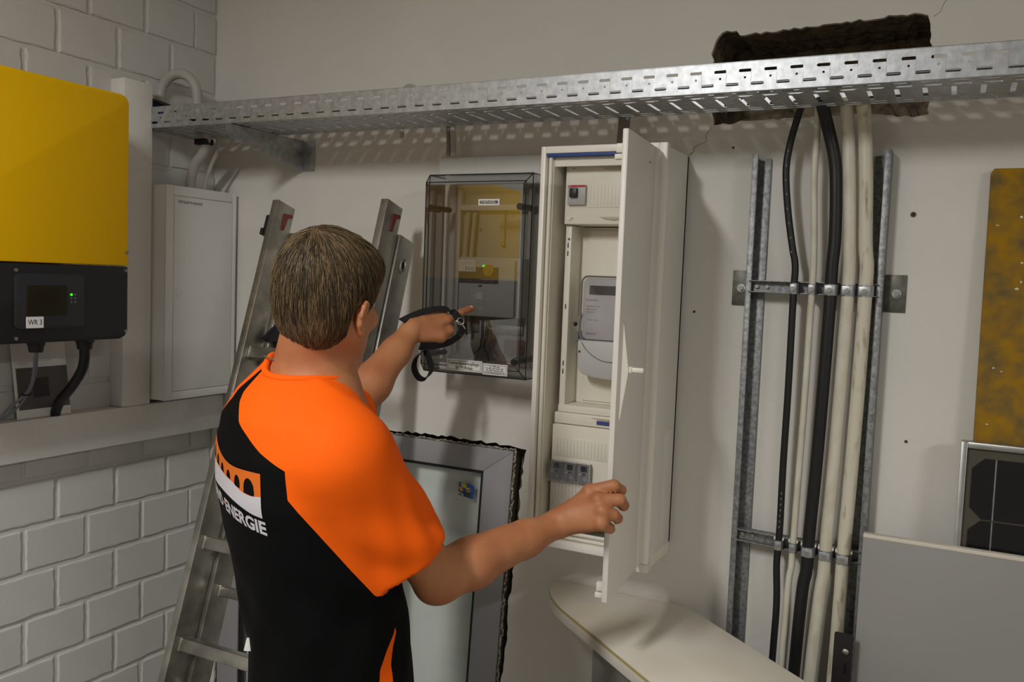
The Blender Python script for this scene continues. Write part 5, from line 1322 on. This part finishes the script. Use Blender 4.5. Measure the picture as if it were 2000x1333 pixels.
# ---- chain necklace, strap around the pointing hand
def necklace():
    pts = []
    for a in np.linspace(0, 2*math.pi, 40)[:-1]:
        c = T(-0.002, -0.046, 1.476); q = c+RT*0.064*math.cos(a)+FW*0.064*math.sin(a)-UP*(0.026*(1+math.sin(a)))
        pts.append(tuple(q))
    part('necklace', MB().tube(pts, 0.0013, 6, closed=True), mat('silver_chain', (190, 186, 176), 0.3, 0.9), man, 'thin silver chain')
necklace()
def wrist_strap():
    P = lambda d, t, n: tuple(WL+hd*d+ht*t+hn*n)
    t = thing('wrist_strap', 'black lanyard strap with metal ring wound around the pointing hand', 'strap', P(0.03, 0.03, -0.06))
    FAB = mat('black_webbing', (22, 22, 24), 0.8, bump=0.2, bscale=700)
    loop = [P(-0.020, -0.016, 0.026), P(0.02, -0.016, 0.026), P(0.065, -0.010, 0.025), P(0.098, 0.010, 0.023), P(0.113, 0.034, 0.010), P(0.116, 0.054, -0.012), P(0.104, 0.060, -0.028),
            P(0.07, 0.058, -0.038), P(0.03, 0.046, -0.036), P(-0.006, 0.034, -0.028)]
    w = [tuple(ht*0.6-hd*0.1)]*3+[tuple(ht*0.6-hd*0.8)]*1+[tuple(hd*0.9+hn*0.2)]*3+[tuple(hn)]*3
    L = spline(loop, 6); W_ = []
    for i in range(len(L)): k = min(i/6, 9); a = int(k); b = min(a+1, 9); W_.append(tuple(np.array(w[a])*(1-(k-a))+np.array(w[b])*(k-a)))
    part('band', MB().strip(L, W_, 0.020, 0.0022), FAB, t)
    q = np.array(P(0.0, 0.040, -0.040)); r = np.array([0.893, 0.45, 0]); u = UP
    tail = [q+r*0.004+u*0.004, q-r*0.016-u*0.020, q-r*0.020-u*0.045, q-r*0.008-u*0.066, q+r*0.008-u*0.066, q+r*0.021-u*0.045, q+r*0.014-u*0.018, q+r*0.006+u*0.002]
    part('hanging_loop', MB().strip(spline([tuple(x) for x in tail], 6), tuple(np.cross(r, u)*0.75+r*0.6+u*0.6), 0.021, 0.0026), FAB, t)
    c = np.array(P(0.117, 0.046, -0.004)); nn = unit(np.array([2.15, -2.1, 1.62])-c); e1 = unit(np.cross(nn, UP)); e2 = np.cross(nn, e1); c = c+nn*0.006
    part('ring', MB().tube([tuple(c+e1*0.0085*math.cos(a)+e2*0.0085*math.sin(a)) for a in np.linspace(0, 2*math.pi, 21)[:-1]], 0.0012, 6, closed=True), SCREW, t, 'small metal key ring')
    part('buckle', MB().tube([tuple(c+e1*0.010-e2*0.001), tuple(c+e1*0.004+e2*0.003+nn*0.002), tuple(c-e1*0.004+e2*0.006), tuple(c-e1*0.012+e2*0.018)], 0.0022, 8).ball(tuple(c+e1*0.007), 0.0035, 8), SCREW, t)
wrist_strap()

_c = Vector((1.124, -1.004, 0.975)); _r = Vector((0.893, 0.45, 0))
part('care_label', MB().add([_c-_r*0.008, _c+_r*0.012, _c+_r*0.014+Vector((0, 0, 0.026)), _c-_r*0.004+Vector((0, 0.001, 0.022)), _c-_r*0.008+Vector((0, .0012, 0)), _c+_r*0.012+Vector((0, .0012, 0)), _c+_r*0.014+Vector((0, .0012, 0.026)), _c-_r*0.004+Vector((0, 0.0022, 0.022))],
     [(0, 1, 2, 3), (4, 7, 6, 5), (0, 4, 5, 1), (1, 5, 6, 2), (2, 6, 7, 3), (3, 7, 4, 0)]), PAPER, shirt_obj, 'small white care label at the side')
def back_print():
    """printed bridge, water and lettering, draped on the back of the T-shirt"""
    from mathutils.bvhtree import BVHTree
    bvh = BVHTree.FromPolygons([tuple(v) for v in SV], [tuple(f) for f in SF])
    phs = np.linspace(math.radians(-30), math.radians(-175), 120); hit = []
    def cast(ph, z):
        c = T(0, float(np.interp(z, SEC[:, 0], SEC[:, 3])), z); d = RT*math.cos(ph)+FW*math.sin(ph)
        h = bvh.ray_cast(Vector(c+d*0.40), Vector(-d)); return np.array(h[0]), np.array(h[1])
    pts = np.array([cast(p, 1.26)[0] for p in phs]); arc = np.concatenate([[0], np.cumsum(np.linalg.norm(np.diff(pts, axis=0), axis=1))])
    rr = (pts-O) @ RT; s0 = float(np.interp(-0.133, -rr, arc))          # right-hand end of the print
    def put(v, e):
        z = 1.210+v[1]+0.16*v[0]; p, n = cast(float(np.interp(s0+v[0], arc, phs)), z); return tuple(p+n*e)
    def decal(name, vs, fs, m, par, e):
        b = bmesh.new(); bv = [b.verts.new((v[0], v[1], 0)) for v in vs]
        for f in fs:
            try: b.faces.new([bv[i] for i in f])
            except ValueError: pass
        bmesh.ops.triangulate(b, faces=b.faces)
        for _ in range(4):
            le = [x for x in b.edges if x.calc_length() > 0.010]
            if not le: break
            bmesh.ops.subdivide_edges(b, edges=le, cuts=1); bmesh.ops.triangulate(b, faces=b.faces)
        b.verts.index_update()
        mb = MB().add([put((v.co.x, v.co.y), e) for v in b.verts], [[v.index for v in f.verts] for f in b.faces]); b.free()
        return part(name, mb, m, par, sm=60)
    W = 0.235; ORP = mat('print_orange', (214, 104, 14), 0.7); WHP = mat('print_white', (196, 192, 196), 0.7)
    top = lambda s: 0.091+0.006*math.sin(s*26+2.2); mid = lambda s: 0.060-0.006*math.sin(max(0, min(1, s/0.07))*math.pi)
    n = 30; S = [W*i/n for i in range(n+1)]
    hol = []
    for k in range(7):
        c = 0.026+0.0315*k; hw = 0.0125 if k == 0 else 0.0085; zb = mid(c)+0.0008; zt = top(c)-0.011
        hol.append([(c-hw, zb), (c+hw, zb), (c+hw, zt-hw*1.4)]+[(c+hw*math.cos(a), zt-hw*1.4+hw*1.4*math.sin(a)) for a in (0.5, 1.0, 1.57, 2.14, 2.64)]+[(c-hw, zt-hw*1.4)])
    vs, fs = plate([(s, top(s)) for s in S]+[(s, mid(s)-0.002) for s in S[::-1]], hol)
    decal('bridge_print', vs, fs, ORP, shirt_obj, 0.0012)
    bot = lambda s: 0.026+0.012*math.sin(max(0, s-0.02)*22)*0.5
    vs, fs = plate([(s, mid(s)) for s in S]+[(s, bot(s)) for s in S[::-1]], [])
    decal('water_print', vs, fs, WHP, shirt_obj, 0.0013)
    def word(tx, sa, sb, m):
        v, f = text2d(tx, 0.034, 0.0012); x0 = min(q[0] for q in v); x1 = max(q[0] for q in v); z0 = min(q[1] for q in v); z1 = max(q[1] for q in v)
        vs = [(sb-(q[0]-x0)/(x1-x0)*(sb-sa), (q[1]-z0)/(z1-z0)*0.0225-0.0015) for q in v]
        decal('lettering', vs, f, m, shirt_obj, 0.0013)
    word('ENERGIE', -0.004, 0.112, WHP); word('LAND', 0.124, 0.190, WHP)
    v = [(0.118+0.0032*math.cos(a), 0.010+0.0032*math.sin(a)) for a in np.linspace(0, 6.283, 11)[:-1]]
    decal('dot_print', v, [tuple(range(10))], ORP, shirt_obj, 0.0013)
back_print()
